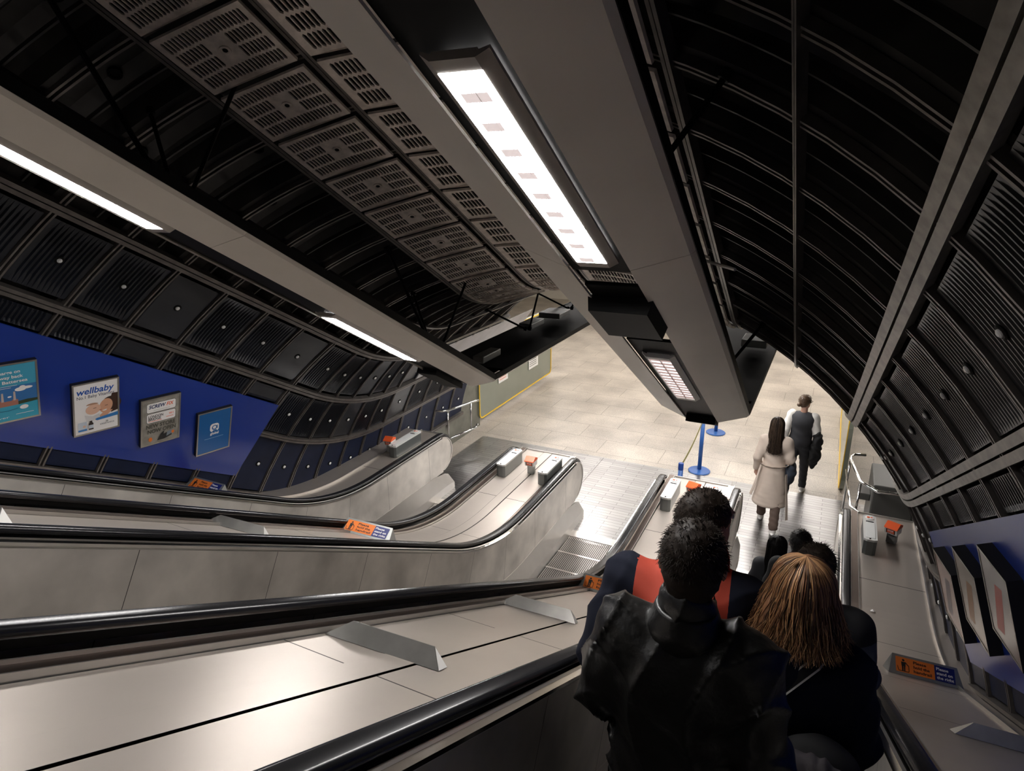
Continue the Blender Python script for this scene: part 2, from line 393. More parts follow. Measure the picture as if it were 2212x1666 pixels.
    for q in range(40): b.box((ex-.49+q*.0248, 7.30, .0), (ex-.482+q*.0248, 7.36, .006))
    b.build('comb_plate', STEEL, e)
    return e
escalator(EX[0], 'leftmost empty escalator next to the blue poster wall')
escalator(EX[1], 'middle empty escalator between the two wide metal decks')
escalator(EX[2], 'right-hand escalator crowded with people going down')

# decks
def deck(name, x0, x1, label, bands, ledges, yend=8.0, zend=0):
    e = empty(name, ((x0+x1)/2, yend, 0), label, 'escalator deck', 'steel decks beside and between the escalators')
    b = B(); ts = ESC.stations(TTOP, ESC.ty(yend)); js = [ESC.ty(6.5), ESC.ty(5.2)]+[ESC.ty(5.2)-1.22*i for i in range(1, 10)]
    tt = sorted(set(ts+[j-.004 for j in js]+[j+.004 for j in js]))
    xs = [x0]+bands+[x1]; segs = []
    for i in range(len(xs)-1): segs.append((xs[i]+((.004, .005)[i == len(xs)-2] if i else 0), xs[i+1]-((.002, .005)[i == len(xs)-3] if i < len(xs)-2 else 0)))
    for si, (a, c) in enumerate(segs):
        off = .0 if si % 2 == 0 else .5
        up = .0 if si % 2 == 0 else .003
        V = [ESC.P(t, x, .87+up) for t in tt for x in (a, c)]
        F = [(i*2, i*2+1, i*2+3, i*2+2) for i in range(len(tt)-1)]
        MI = [1 if (si % 2 == 0 and any(abs((tt[i]+tt[i+1])/2-j) < .0041 for j in js)) else 0 for i in range(len(tt)-1)]
        n = len(b.V); b.V += V; b.F += [tuple(q+n for q in f) for f in F]; b.M += MI
    V = [ESC.P(t, x, .852) for t in ts for x in (x0, x1)]
    b.add(V, [(i*2, i*2+1, i*2+3, i*2+2) for i in range(len(ts)-1)], 1)
    b.add([(x0, yend, .873), (x1, yend, .873), (x1, yend, zend), (x0, yend, zend)], [(0, 1, 2, 3)], 0)
    b.build('deck_panel', [DECK, JOINT], e)
    b = B(); b.bevbox((x0, yend-.012, .84), (x1, yend+.012, .884), .006); b.build('end_trim', STEEL, e)
    for (xa, xb) in ledges:                  # ledge from handrail side xa to deck side xb
        b = B(); sg = 1 if xb > xa else -1
        sweep(b, ESC, [(xa, .885), (xb, .888), (xb, .84), (xa, .80)][::sg], ts, k=0)
        sweep(b, ESC, [(xb, .892), (xb+sg*.006, .892), (xb+sg*.006, .86), (xb, .86)][::sg], ts, k=1)
        sweep(b, ESC, [(xa-sg*.006, .897), (xa, .897), (xa, .86), (xa-sg*.006, .86)][::sg], ts, k=1)
        b.build('handrail_ledge', [BROWN, STEEL], e)
    return e
LW = .075
def dk(xa, xb, label, mid):
    return deck('escalator_deck', xa+LW, xb-LW, label, mid, [(xa, xa+LW-.012), (xb, xb-LW+.012)])
o = .052
xa, xb = EX[1]+G+o, EX[2]-G-o
dk(xa, xb, 'wide steel deck between the middle and right escalators with angled barrier blades', [-1.30, -1.17])
xa, xb = EX[0]+G+o, EX[1]-G-o
dk(xa, xb, 'narrow-looking steel deck between the left and middle escalators', [-3.46, -3.33])
deck('escalator_deck', EX[2]+G+o+LW, 1.16, 'steel deck on the far right against the tunnel wall', [], [(EX[2]+G+o, EX[2]+G+o+LW-.012)], yend=7.95)
deck('escalator_deck', -5.55, EX[0]-G-o-LW, 'steel deck on the far left against the tunnel wall', [], [(EX[0]-G-o, EX[0]-G-o-LW+.012)], yend=7.95)
# wall kick trims closing the gap between outer decks and lining
for x0, x1 in ((1.155, 1.36), (-5.98, -5.545)):
    b = B(); ts = ESC.stations(TTOP, ESC.ty(7.95)); V = [ESC.P(t, x, v) for t in ts for x, v in ((x0, .868), (x1, .868))]
    b.add(V, [(i*2, i*2+1, i*2+3, i*2+2) for i in range(len(ts)-1)])
    xx = x0 if x0 > 0 else x1
    sweep(b, ESC, [(xx-.006, .895), (xx+.006, .895), (xx+.006, .86), (xx-.006, .86)], ts, k=1)
    trim(b, [DECK, STEEL])

# ------------------------------------------------------------------ floor, plates, concourse
def floormat():
    m = bpy.data.materials.new('terrazzo_floor'); m.use_nodes = True; nt = m.node_tree; b = nt.nodes['Principled BSDF']
    b.inputs['Roughness'].default_value = .32
    tc = nt.nodes.new('ShaderNodeTexCoord'); mp = nt.nodes.new('ShaderNodeMapping'); mp.inputs['Location'].default_value = (.12, .33, 0); nt.links.new(tc.outputs['Object'], mp.inputs[0])
    br = nt.nodes.new('ShaderNodeTexBrick'); br.inputs['Scale'].default_value = 1; br.inputs['Brick Width'].default_value = 1.1; br.inputs['Row Height'].default_value = .62
    br.inputs['Mortar Size'].default_value = .005; br.offset = .5; br.inputs['Color1'].default_value = (.56, .50, .425, 1); br.inputs['Color2'].default_value = (.50, .445, .38, 1); br.inputs['Mortar'].default_value = (.26, .225, .18, 1)
    nt.links.new(mp.outputs[0], br.inputs['Vector'])
    n1 = nt.nodes.new('ShaderNodeTexNoise'); n1.inputs['Scale'].default_value = 70; n1.inputs['Detail'].default_value = 3; nt.links.new(tc.outputs['Object'], n1.inputs['Vector'])
    n2 = nt.nodes.new('ShaderNodeTexNoise'); n2.inputs['Scale'].default_value = 1.3; n2.inputs['Detail'].default_value = 6; nt.links.new(tc.outputs['Object'], n2.inputs['Vector'])
    def mul(a, src, lo, hi):
        r = nt.nodes.new('ShaderNodeMapRange'); r.inputs['From Min'].default_value = .35; r.inputs['From Max'].default_value = .65; r.inputs['To Min'].default_value = lo; r.inputs['To Max'].default_value = hi
        nt.links.new(src, r.inputs['Value']); x = nt.nodes.new('ShaderNodeMix'); x.data_type = 'RGBA'; x.blend_type = 'MULTIPLY'; x.inputs['Factor'].default_value = 1
        nt.links.new(a, x.inputs['A']); nt.links.new(r.outputs[0], x.inputs['B']); return x.outputs['Result']
    c = mul(br.outputs['Color'], n1.outputs['Fac'], .70, 1.15); c = mul(c, n2.outputs['Fac'], .74, 1.08)
    nt.links.new(c, b.inputs['Base Color']); return m
FLOOR = floormat()
lab(mk('floor', [(-12, 7.2, -.002), (5, 7.2, -.002), (5, 24, -.002), (-12, 24, -.002)], [(0, 1, 2, 3)], FLOOR), kind='structure')
def platemat():
    m = bpy.data.materials.new('landing_plate'); m.use_nodes = True; nt = m.node_tree; b = nt.nodes['Principled BSDF']
    b.inputs['Metallic'].default_value = 1; b.inputs['Base Color'].default_value = (.34, .335, .33, 1)
    tc = nt.nodes.new('ShaderNodeTexCoord'); mp = nt.nodes.new('ShaderNodeMapping'); mp.inputs['Scale'].default_value = (6, 1, 1); nt.links.new(tc.outputs['Object'], mp.inputs[0])
    n = nt.nodes.new('ShaderNodeTexNoise'); n.inputs['Scale'].default_value = 3; n.inputs['Detail'].default_value = 8; nt.links.new(tc.outputs['Object'], n.inputs['Vector'])
    r = nt.nodes.new('ShaderNodeMapRange'); r.inputs['From Min'].default_value = .3; r.inputs['From Max'].default_value = .7; r.inputs['To Min'].default_value = .30; r.inputs['To Max'].default_value = .36
    nt.links.new(n.outputs['Fac'], r.inputs['Value']); nt.links.new(r.outputs[0], b.inputs['Roughness'])
    br = nt.nodes.new('ShaderNodeTexBrick'); br.inputs['Scale'].default_value = 1; br.inputs['Brick Width'].default_value = .5; br.inputs['Row Height'].default_value = .075; br.inputs['Mortar Size'].default_value = .003
    br.inputs['Color1'].default_value = (.40, .395, .39, 1); br.inputs['Color2'].default_value = (.33, .325, .32, 1); br.inputs['Mortar'].default_value = (.15, .14, .14, 1)
    nt.links.new(tc.outputs['Object'], br.inputs['Vector']); nt.links.new(br.outputs['Color'], b.inputs['Base Color'])
    return m
PLATE = platemat()
for x0, x1, nm in ((-5.6, -3.215, 'left'), (-3.208, -1.06, 'middle'), (-1.053, 1.15, 'right')):
    b = B(); b.box((x0, 7.5, -.001), (x1, 10.04, .006))
    lab(b.build('landing_plate', PLATE), 'ribbed metal landing plate at the foot of the %s escalator' % nm, 'floor plate', 'landing plates at the escalator feet')
WALLC = mat('concourse_wall', (.62, .58, .50), .5, noise=.06, nscale=2)
SOFF = mat('concourse_ceiling', (.60, .57, .50), .55)
DARKG = mat('dark_wall', (.05, .048, .045), .6)
KHAKI = mat('khaki_panel', (.13, .13, .105), .35, noise=.2, nscale=6)
FRIEZE = mat('frieze_panel', (.36, .35, .36), .4, noise=.15, nscale=3)
def wallbox(name, a, c, m): b = B(); b.box(a, c); return lab(b.build(name, m), kind='structure')
wallbox('wall_back', (-12, 24, 0), (5, 24.2, 3.4), WALLC)
wallbox('wall_concourse_left', (-12.2, 12, 0), (-12, 24, 3.4), WALLC)
wallbox('wall_concourse_right', (5, 12, 0), (5.2, 24, 3.4), WALLC)
wallbox('ceiling_concourse', (-12, 12.2, 3.3), (5, 24, 3.45), SOFF)
# level frieze on the left wall of the landing
b = B(); sweep(b, Path(-50, 0, .01), [(-5.04, 2.30), (-5.02, 2.30), (-5.36, 1.84), (-5.38, 1.84)], [.01+7.6+50.0, .01+11.0+50]); 
lab(b.build('frieze_panel', FRIEZE), 'pale grey horizontal frieze panel on the left wall above the landing', 'wall panel')
b = B(); b.box((-5.99, 7.9, 0), (-5.93, 10.5, .95)); lab(b.build('wall_base_left', KHAKI), kind='structure')
# concourse lights
k = 0
for y in (12.9, 15.3, 17.9):
    for x in (-7.5, -5.0, -2.5, -.3, 2.4):
        e = empty('ceiling_luminaire', (x, y, 3.3), 'long fluorescent ceiling light of the concourse beyond the tunnel mouth', 'ceiling light', 'concourse ceiling lights')
        b = B(); b.box((x-.9, y-.10, 3.24), (x+.9, y+.10, 3.295)); b.build('housing', WHITE, e)
        b = B(); b.box((x-.86, y-.07, 3.225), (x+.86, y+.07, 3.238)); b.build('diffuser', HALLM, e)

# ------------------------------------------------------------------ light rigs
def rigside(b, xs, sgn, ts):
    """fascia rising outward from tray edge xs; sgn = outward direction"""
    pr = [(xs, 0), (xs+sgn*.25, .088), (xs+sgn*.27, .110), (xs+sgn*.27, .165), (xs+sgn*.262, .165), (xs+sgn*.258, .118), (xs+sgn*.24, .098), (xs, .012)]
    sweep(b, RIG, pr if sgn > 0 else pr[::-1], ts)
def ST(s): return RIG.ts(s, 0)
rigs = []
for x0, x1, word in ((-1.125, -.826, 'right'), (-3.794, -3.495, 'left')):
    e = empty('light_rig', ((x0+x1)/2, 4.0, 3.2), 'long suspended light rig with two cream fascias, %s' % ('nearer one over the right escalators' if word == 'right' else 'farther one along the left wall'), 'light rig', 'suspended light rigs')
    rigs.append(e)
    tend = RIG.ty(11.6)
    cuts = [ST(-6), ST(-.0), ST(2.68), RIG.A+.02]
    for sgn, xs in ((-1, x0), (1, x1)):
        for i in range(len(cuts)-1):
            b = B(); rigside(b, xs, sgn, [cuts[i]+.002, cuts[i+1]-.002] if i < 2 else [cuts[i]+.002, 0, RIG.A/2, RIG.A])
            b.build('fascia', CREAM, e)
        b = B(); rigside(b, xs, sgn, [RIG.A+.001, tend]); b.build('fascia', [CREAM], e)
        b = B(); 
        q = [(xs+sgn*.274, .112), (xs+sgn*.274, .172), (xs+sgn*.255, .172), (xs+sgn*.255, .112)]
        sweep(b, RIG, q if sgn < 0 else q[::-1], [ST(-6), 0, RIG.A/2, RIG.A, tend]); b.build('edge_rail', BLACK, e)
    b = B(); sweep(b, RIG, [(x0-.255, .14), (x1+.255, .14), (x1+.255, .165), (x0-.255, .165)], [RIG.A+.25, tend]); b.build('top_cover', BLACK, e)
    for s0, s1 in ((-6, -1.7), (-1.2, .35), (1.04, 2.76), (2.95, 3.5), (3.86, 6.32)) if word == 'right' else ((-6, 6.32),):
        b = B(); sweep(b, RIG, [(x0-.004, .024), (x1+.004, .024), (x1+.004, .045), (x0-.004, .045)], [ST(s0), ST(s1)]); b.build('tray', BLACK, e)
    b = B(); sweep(b, RIG, [(x0-.004, .024), (x1+.004, .024), (x1+.004, .045), (x0-.004, .045)], [RIG.A+.1, tend]); b.build('tray', BLACK, e)
CLIPSHADE = mat('clip_shade_patch', (.80, .69, .67), .4, emit=.85)  # dimmer glowing patches painted where clips behind the diffuser block its light
def luminaire(x0, x1, s0, s1, label, clip_shades, group='fluorescent lights in the suspended rigs', dim=False):
    xm = (x0+x1)/2
    t0, t1 = ST(s0), ST(s1); c = RIG.P((t0+t1)/2, xm, 0)
    e = empty('fluorescent_luminaire', c, label, 'ceiling light', group)
    w = (x1-x0)*.235 if not dim else (x1-x0)*.25; fw = (x1-x0)*.36
    b = B()
    for q in (-1, 1):
        p = [(xm+q*w, -.012), (xm+q*fw, .012), (xm+q*fw, .022), (xm+q*w, .010)]
        sweep(b, RIG, p if q > 0 else p[::-1], [t0-.05, t1+.05])
    for q in (t0-.05, t1): sweep(b, RIG, [(xm-w, -.012), (xm+w, -.012), (xm+w, .018), (xm-w, .018)], [q, q+.05])
    b.build('frame', mat('lamp_frame', (.30, .27, .24), .4) if not dim else WHITE, e)
    b = B(); sweep(b, RIG, [(xm-w, -.013), (xm+w, -.013), (xm+w, .018), (xm-w, .018)] if not dim else [(xm-w, .004), (xm+w, .004), (xm+w, .018), (xm-w, .018)], [t0, t1])
    b.build('diffuser', LAMPM if not dim else LAMPD, e)
    if clip_shades:
        for i in range(clip_shades):
            tq = t0+(i+.6)*(t1-t0)/clip_shades
            b = B(); sweep(b, RIG, [(xm-w*.62, -.0155), (xm+w*(.62 if i < 1 else .28), -.0155), (xm+w*(.62 if i < 1 else .28), -.0145), (xm-w*.62, -.0145)], [tq, tq+.042])
            b.build('clip_shade', CLIPSHADE, e)
        b = B(); sweep(b, RIG, [(xm+.006, -.0155), (xm+.0078, -.0155), (xm+.0078, -.0135), (xm+.006, -.0135)], [t0, t1]); b.build('lens_seam', BROWN, e)
    if dim:
        b = B()
        for i in range(14): q = t0+(i+.5)*(t1-t0)/14; sweep(b, RIG, [(xm-w, -.008), (xm+w, -.008), (xm+w, .002), (xm-w, .002)], [q, q+.006])
        sweep(b, RIG, [(xm-.003, -.008), (xm+.003, -.008), (xm+.003, .002), (xm-.003, .002)], [t0, t1]); b.build('louvre', mat('louvre_pink', (.62, .50, .48), .4), e)
    return e
RX = (-1.125, -.826); LX = (-3.794, -3.495)
luminaire(*RX, 1.31, 2.58, 'bright fluorescent light in the right rig, nearest and largest in view', 9)
luminaire(*RX, 4.17, 5.35, 'pinkish louvred light near the lower end of the right rig', 0, dim=True)
luminaire(*LX, 1.12, 2.40, 'bright fluorescent light in the left rig cut by the photo edge', 0)
luminaire(*LX, 4.01, 5.27, 'bright fluorescent light in the left rig at its lower end', 0)
def level_lamp(x0, x1, y0, y1, label):
    t0, t1 = RIG.ty(y0), RIG.ty(y1); w = (x1-x0)*.3; xm = (x0+x1)/2
    e = empty('fluorescent_luminaire', (xm, (y0+y1)/2, 2.44), label, 'ceiling light', 'lights under the level run of the rigs')
    b = B(); sweep(b, RIG, [(xm-w-.02, -.012), (xm+w+.02, -.012), (xm+w+.02, .022), (xm-w-.02, .022)], [t0-.04, t1+.04]); b.build('frame', WHITE, e)
    b = B(); sweep(b, RIG, [(xm-w, -.016), (xm+w, -.016), (xm+w, -.011), (xm-w, -.011)], [t0, t1]); b.build('diffuser', LAMPM, e)
for a, c in ((6.6, 7.9), (9.4, 10.7)):
    level_lamp(*RX, a, c, 'downlight under the level run of the right rig over the landing, %s' % ('near' if a < 8 else 'far'))
    level_lamp(*LX, a, c, 'downlight under the level run of the left rig over the landing, %s' % ('near' if a < 8 else 'far'))
luminaire(*LX, -1.7, -.45, 'bright fluorescent light of the left rig up beside the camera', 0)
luminaire(*LX, -4.4, -3.1, 'bright fluorescent light of the left rig near its top end', 0)
S.cycles.max_bounces = 8; S.cycles.diffuse_bounces = 4; S.cycles.glossy_bounces = 4
S.cycles.sample_clamp_indirect = 6.0
S.cycles.use_denoising = True

# ------------------------------------------------------------------ props on the decks
ORANGE = mat('sign_orange', (.80, .20, .03), .4); ORED = mat('stop_orange', (.85, .12, .03), .4); SBLUE = mat('sign_blue', (.012, .02, .16), .4)
TXTB = mat('print_black', (.01, .01, .01), .5); TXTW = mat('print_white', (.85, .85, .85), .5); GREY = mat('grey_metal', (.33, .34, .33), .4, .7)
BLUE = mat('blue_post', (.02, .10, .34), .4); YELL = mat('yellow_edge', (.80, .50, .02), .4)
def deckframe(x, y, v=.872, yaw=0):
    lo, hi = -10, 8
    for _ in range(40):
        md = (lo+hi)/2
        if ESC.P(md, x, v)[1] < y: lo = md
        else: hi = md
    P0 = Vector(ESC.P(lo, x, v)); _, _, ny, nz = ESC.fr(lo)
    N = Vector((0, ny, nz)); Yt = Vector((0, nz, -ny)); X = Vector((1, 0, 0)); c, s_ = math.cos(yaw), math.sin(yaw)
    X2, Y2 = X*c+Yt*s_, Yt*c-X*s_
    return P0, (lambda a, b_, c_: P0+X2*a+Y2*b_+N*c_)
def text(name, body, size, T, m, parent, w=None, ext=.0003, bold=.0, shear=0, align='LEFT'):
    """flat lettering; T maps (x, y, 0) of the text plane into the world"""
    cu = bpy.data.curves.new(name, 'FONT'); cu.body = body; cu.size = size; cu.offset = bold; cu.shear = shear; cu.align_x = align; cu.resolution_u = 3; cu.space_line = .9
    o = bpy.data.objects.new(name, cu); COL.objects.link(o); bpy.context.view_layer.update()
    me = bpy.data.meshes.new_from_object(o.evaluated_get(bpy.context.evaluated_depsgraph_get())); bpy.data.objects.remove(o); bpy.data.curves.remove(cu)
    xs = [v.co.x for v in me.vertices] or [0, 1]; sc = 1 if not w else w/(max(xs)-min(xs)); x0 = min(xs) if w else 0
    V = [T((v.co.x-x0)*sc, v.co.y, 0) for v in me.vertices]; F = [tuple(p.vertices) for p in me.polygons]; bpy.data.meshes.remove(me)
    return mk(name, V, F, m, parent)
def blade(x0, x1, y, label, yaw=.10):
    xm = (x0+x1)/2; P0, T = deckframe(xm, y, yaw=yaw); w = (x1-x0)/2
    e = empty('deck_barrier', P0, label, 'anti-slide barrier', 'angled steel barrier blades on the decks')
    b = B(); h, d = .066, .05
    V = [T(-w, 0, 0), T(w, 0, 0), T(w-.05, d*.75, h), T(-w+.085, d*.75, h), T(-w, d+.03, 0), T(w, d+.03, 0), T(w-.05, d*.75+.006, h), T(-w+.085, d*.75+.006, h)]
    b.add(V, [(0, 1, 2, 3), (4, 7, 6, 5), (3, 2, 6, 7), (0, 3, 7, 4), (1, 5, 6, 2), (0, 4, 5, 1)])
    b.build('blade', mat('blade_steel', (.34, .33, .31), .32, .9, noise=.2, nscale=6), e)
    b = B(); b.add([T(w+.001, .002, .001), T(w+.001, d+.028, .001), T(w-.049, d*.75+.004, h)], [(0, 1, 2)]); b.build('end_face', WHITE, e)
blade(-1.56, -1.08, 1.55, 'nearest angled steel barrier blade on the wide deck')
blade(-1.61, -1.12, 3.05, 'angled steel barrier blade farther down the wide deck, next before the orange notice')
blade(-3.86, -3.36, 2.80, 'angled steel barrier blade on the deck between left and middle escalators, lower one', .18)
blade(-3.94, -3.44, 1.35, 'angled steel barrier blade on the deck between left and middle escalators, at the photo edge', .18)
blade(.80, 1.14, 3.20, 'dark barrier blade on the far right deck below the posters', .12)
def notice(x0, x1, y, label, yaw=.10):
    xm = (x0+x1)/2; P0, T = deckframe(xm, y, yaw=yaw); w = (x1-x0)/2
    e = empty('deck_notice', P0, label, 'safety notice', 'orange and blue safety notices on the decks')
    b = B(); h, d = .125, .085
    V = [T(-w-.03, 0, 0), T(w+.03, 0, 0), T(w, d, h), T(-w, d, h), T(-w-.03, d*2, 0), T(w+.03, d*2, 0)]
    b.add(V, [(0, 1, 2, 3), (3, 2, 5, 4), (0, 3, 4), (1, 5, 2), (0, 4, 5, 1)]); b.build('wedge', GREY, e)
    L = math.hypot(h, d); hy, hz = d/L, h/L
    def F(a, c, o=.002): return T(a, c*hy-o*hz, c*hz+o*hy)
    xa, xb = -w+.02, w-.02; xs = xa+(xb-xa)*.66; c0, c1 = .022, L-.018
    b = B(); b.add([F(xa, c0), F(xs, c0), F(xs, c1), F(xa, c1)], [(0, 1, 2, 3)]); b.build('orange_plate', ORANGE, e)
    b = B(); b.add([F(xs+.002, c0), F(xb, c0), F(xb, c1), F(xs+.002, c1)], [(0, 1, 2, 3)]); b.build('blue_plate', SBLUE, e)
    # pictogram: standing figure with hand on a rail
    b = B(); px = xa+.05; q = lambda pts: b.add([F(px+u, c0+v, .0032) for u, v in pts], [tuple(range(len(pts)))])
    q([(.009*math.cos(i*.785), .089+.009*math.sin(i*.785)) for i in range(8)]); q([(-.013, .045), (.013, .045), (.015, .077), (-.015, .077)]); q([(-.011, .010), (-.002, .010), (-.001, .047), (-.012, .047)]); q([(.002, .010), (.010, .010), (.012, .047), (.001, .047)])
    q([(.014, .068), (.028, .05), (.032, .054), (.016, .077)]); q([(-.034, .006), (.034, .006), (.034, .011), (-.034, .011)]); q([(.032, .011), (.036, .011), (.036, .058), (.032, .058)]); q([(-.036, .011), (-.031, .011), (-.038, .042), (-.042, .042)])
    b.build('pictogram', TXTB, e)
    for i, ln in enumerate(('Please', 'hold the', 'handrail')): text('lettering', ln, .030, lambda a, c, z, i=i: F(xa+.115+a, c1-.034-i*.032+c, .0034), TXTB, e, w=(xs-xa-.135)*(.72, .9, 1)[i], bold=.0006)
    for i, ln in enumerate(('Please', 'stand on', 'the right')): text('lettering', ln, .030, lambda a, c, z, i=i: F(xs+.012+a, c1-.034-i*.032+c, .0034), TXTW, e, w=(xb-xs-.022)*(.72, .95, 1)[i], bold=.0006)
notice(-1.66, -1.18, 4.66, 'orange hold the handrail notice half hidden by the man in navy and red')
notice(-3.83, -3.36, 4.13, 'orange and blue notice on the deck between left and middle escalators', .16)
notice(-5.86, -5.43, 4.05, 'orange and blue notice at the far left below the blue poster wall', .05)
notice(.74, 1.16, 4.72, 'dim orange and blue notice on the far right deck', .14)
def control(x, label, y0=7.0, y1=7.57):
    e = empty('control_box', (x, (y0+y1)/2, .873), label, 'control box', 'white topped control boxes on the deck ends')
    w = .062
    def outline(w, y0, y1, c=.028): return [(x-w, y0+c*.6), (x-w*.5, y0), (x+w*.5, y0), (x+w, y0+c*.6), (x+w, y1-c), (x+w*.5, y1), (x-w*.5, y1), (x-w, y1-c)]
    b = B(); b.prism(outline(w, y0, y1), .873, 1.03); b.build('casing', mat('control_grey', (.16, .17, .165), .35, .5), e)
    b = B(); b.prism(outline(w+.002, y0-.004, y1+.004), 1.03, 1.052); b.build('lid', mat('lid_white', (.62, .62, .60), .35), e)
    b = B(); b.prism([(x-w*.72, y0+.04), (x+w*.72, y0+.04), (x+w*.72, y1-.18), (x-w*.72, y1-.18)], 1.052, 1.055); b.build('light_strip', mat('strip_white', (.75, .76, .75), .25), e)
    b = B(); b.box((x-w*.6, y1-.165, 1.052), (x+w*.6, y1-.145, 1.054)); b.build('slot', BLACK, e)
    b = B(); b.lathe([(.044, 0), (.044, .006), (.036, .008)], (x, y1-.07, 1.052), 20); b.build('round_plate', WHITE, e)
    b = B(); b.lathe([(.016, 0), (.015, .004)], (x-.014, y1-.072, 1.0605), 12, k=0); b.lathe([(.010, 0), (.009, .003)], (x+.018, y1-.066, 1.0605), 12, k=0); b.build('button', ORED, e)
    b = B(); b.lathe([(.010, 0), (.008, .005)], (x-.005, y0+.022, 1.052), 10); b.build('lock', BLACK, e)
control(-3.66, 'white topped control box left of the orange stop unit, middle newel deck')
control(-3.06, 'white topped control box right of the orange stop unit, middle newel deck')
control(-1.47, 'white topped control box left of the head of the man in navy and red')
control(-.98, 'white topped control box behind the head of the man in navy and red')
control(.675, 'control box at the end of the far right deck with a dark end', 6.98, 7.55)
control(-5.34, 'grey control box at the end of the far left deck', 6.90, 7.57)
def stopunit(x, y, label, yaw=0):
    e = empty('emergency_stop_unit', (x, y, .873), label, 'emergency stop', 'orange topped emergency stop units')
    c, s_ = math.cos(yaw), math.sin(yaw)
    T = lambda a, b_, z: (x+a*c-b_*s_, y+a*s_+b_*c, .873+z)
    b = B(); b.bevbox((-.045, -.03, 0), (.045, .045, .12), .006, T=T); b.build('stand', GREY, e)
    def side(x0, x1, poly, k, nm, m):
        b = B(); n = len(poly); V = [T(x0, p, q) for p, q in poly]+[T(x1, p, q) for p, q in poly]
        b.add(V, [tuple(range(n)), tuple(range(2*n-1, n-1, -1))]+[(i, i+n, (i+1) % n+n, (i+1) % n) for i in range(n)]); return b.build(nm, m, e)
    side(-.062, .062, [(-.055, .12), (.06, .12), (.06, .19), (-.075, .19)], 0, 'housing', WHITE)
    side(-.066, .066, [(-.082, .19), (.062, .19), (.062, .215), (-.01, .245), (-.078, .20)], 0, 'orange_hood', ORED)
    n = Vector((0, -.07, -.02)).normalized()
    F = lambda a, v, o=.001: T(a, -.055-.02*v/.07-o, .12+v)
    b = B(); b.add([F(-.045, .010), F(.045, .010), F(.045, .062), F(-.045, .062)], [(0, 1, 2, 3)]); b.build('black_plate', TXTB, e)
    b = B(); b.add([F(-.036, .014, .0016), F(.036, .014, .0016), F(.036, .058, .0016), F(-.036, .058, .0016)], [(0, 1, 2, 3)]); b.build('red_plate', ORED, e)
    text('lettering', 'STOP', .024, lambda a, c_, z: F(-.03+a, .036+c_, .0024), TXTW, e, w=.06, bold=.001)
    text('lettering', 'emergency', .012, lambda a, c_, z: F(-.03+a, .021+c_, .0024), TXTW, e, w=.06)
stopunit(-3.34, 7.28, 'orange topped stop unit between the two white control boxes')
stopunit(-1.225, 7.42, 'orange topped stop unit peeking out left of the bare-headed man in navy and red', -.3)
stopunit(.90, 7.36, 'orange topped stop unit on the far right deck beside the tunnel wall', -.45)
stopunit(-5.49, 7.06, 'orange topped stop unit on the far left deck against the dark wall', .1)
b = B(); P0, T = deckframe(.69, 5.95)
b.add([T(-.02, -.012, .001), T(.012, -.02, .012), T(.022, .008, .003), T(.004, .02, .010), T(-.016, .014, .002), T(0, 0, .016)], [(0, 1, 5), (1, 2, 5), (2, 3, 5), (3, 4, 5), (4, 0, 5), (4, 3, 2, 1, 0)])
lab(b.build('paper_scrap', WHITE), 'small crumpled white paper scrap lying on the far right deck', 'litter')

# stanchions and belt
def stanchion(x, y, label, h=.95):
    e = empty('barrier_post', (x, y, .006 if y < 10.04 else 0), label, 'barrier post', 'blue queue barrier posts')
    z = e.location.z
    b = B(); b.lathe([(.175, 0), (.178, .012), (.165, .022), (.06, .034), (.035, .038)], (x, y, z), 32); b.build('base', BLUE, e, smooth=False)
    b = B(); b.lathe([(.033, .036), (.033, h-.09)], (x, y, z), 20); b.build('post', BLUE, e, smooth=True)
    b = B(); b.lathe([(.036, h-.09), (.036, h), (.028, h+.006)], (x, y, z), 20); b.build('belt_head', mat('blue_cap', (.01, .05, .26), .4), e)
stanchion(-1.555, 8.26, 'blue barrier post behind the end of the wide deck, only its head showing')
stanchion(-1.62, 10.20, 'blue barrier post standing in front of the landing plate edge')
stanchion(-1.67, 12.05, 'blue barrier post farther away, its round base showing under the light rig')
def belt(a, c, label):
    b = B(); a = Vector(a); c = Vector(c); n = 20; 
    for i in range(n):
        p, q = a+(c-a)*i/n, a+(c-a)*(i+1)/n
        sg = lambda f: -.05*math.sin(math.pi*f)
        p.z += sg(i/n); q.z += sg((i+1)/n)
        for u0, u1, k in ((-.025, -.008, 0), (-.008, .008, 1), (.008, .025, 0)):
            b.add([(p.x-.001, p.y, p.z+u0), (q.x-.001, q.y, q.z+u0), (q.x-.001, q.y, q.z+u1), (p.x-.001, p.y, p.z+u1)], [(0, 1, 2, 3)], k)
            b.add([(p.x+.001, p.y, p.z+u0), (q.x+.001, q.y, q.z+u0), (q.x+.001, q.y, q.z+u1), (p.x+.001, p.y, p.z+u1)], [(3, 2, 1, 0)], k)
    lab(b.build('barrier_belt', [mat('belt_yellow', (.42, .38, .08), .6), TXTB]), label, 'barrier belt', 'yellow and black barrier belts')
belt((-1.555, 8.30, .915), (-1.62, 10.16, .91), 'striped belt from the nearest blue post up to the next post')
belt((-1.62, 10.24, .91), (-1.67, 12.01, .91), 'striped belt running on to the farthest blue post')

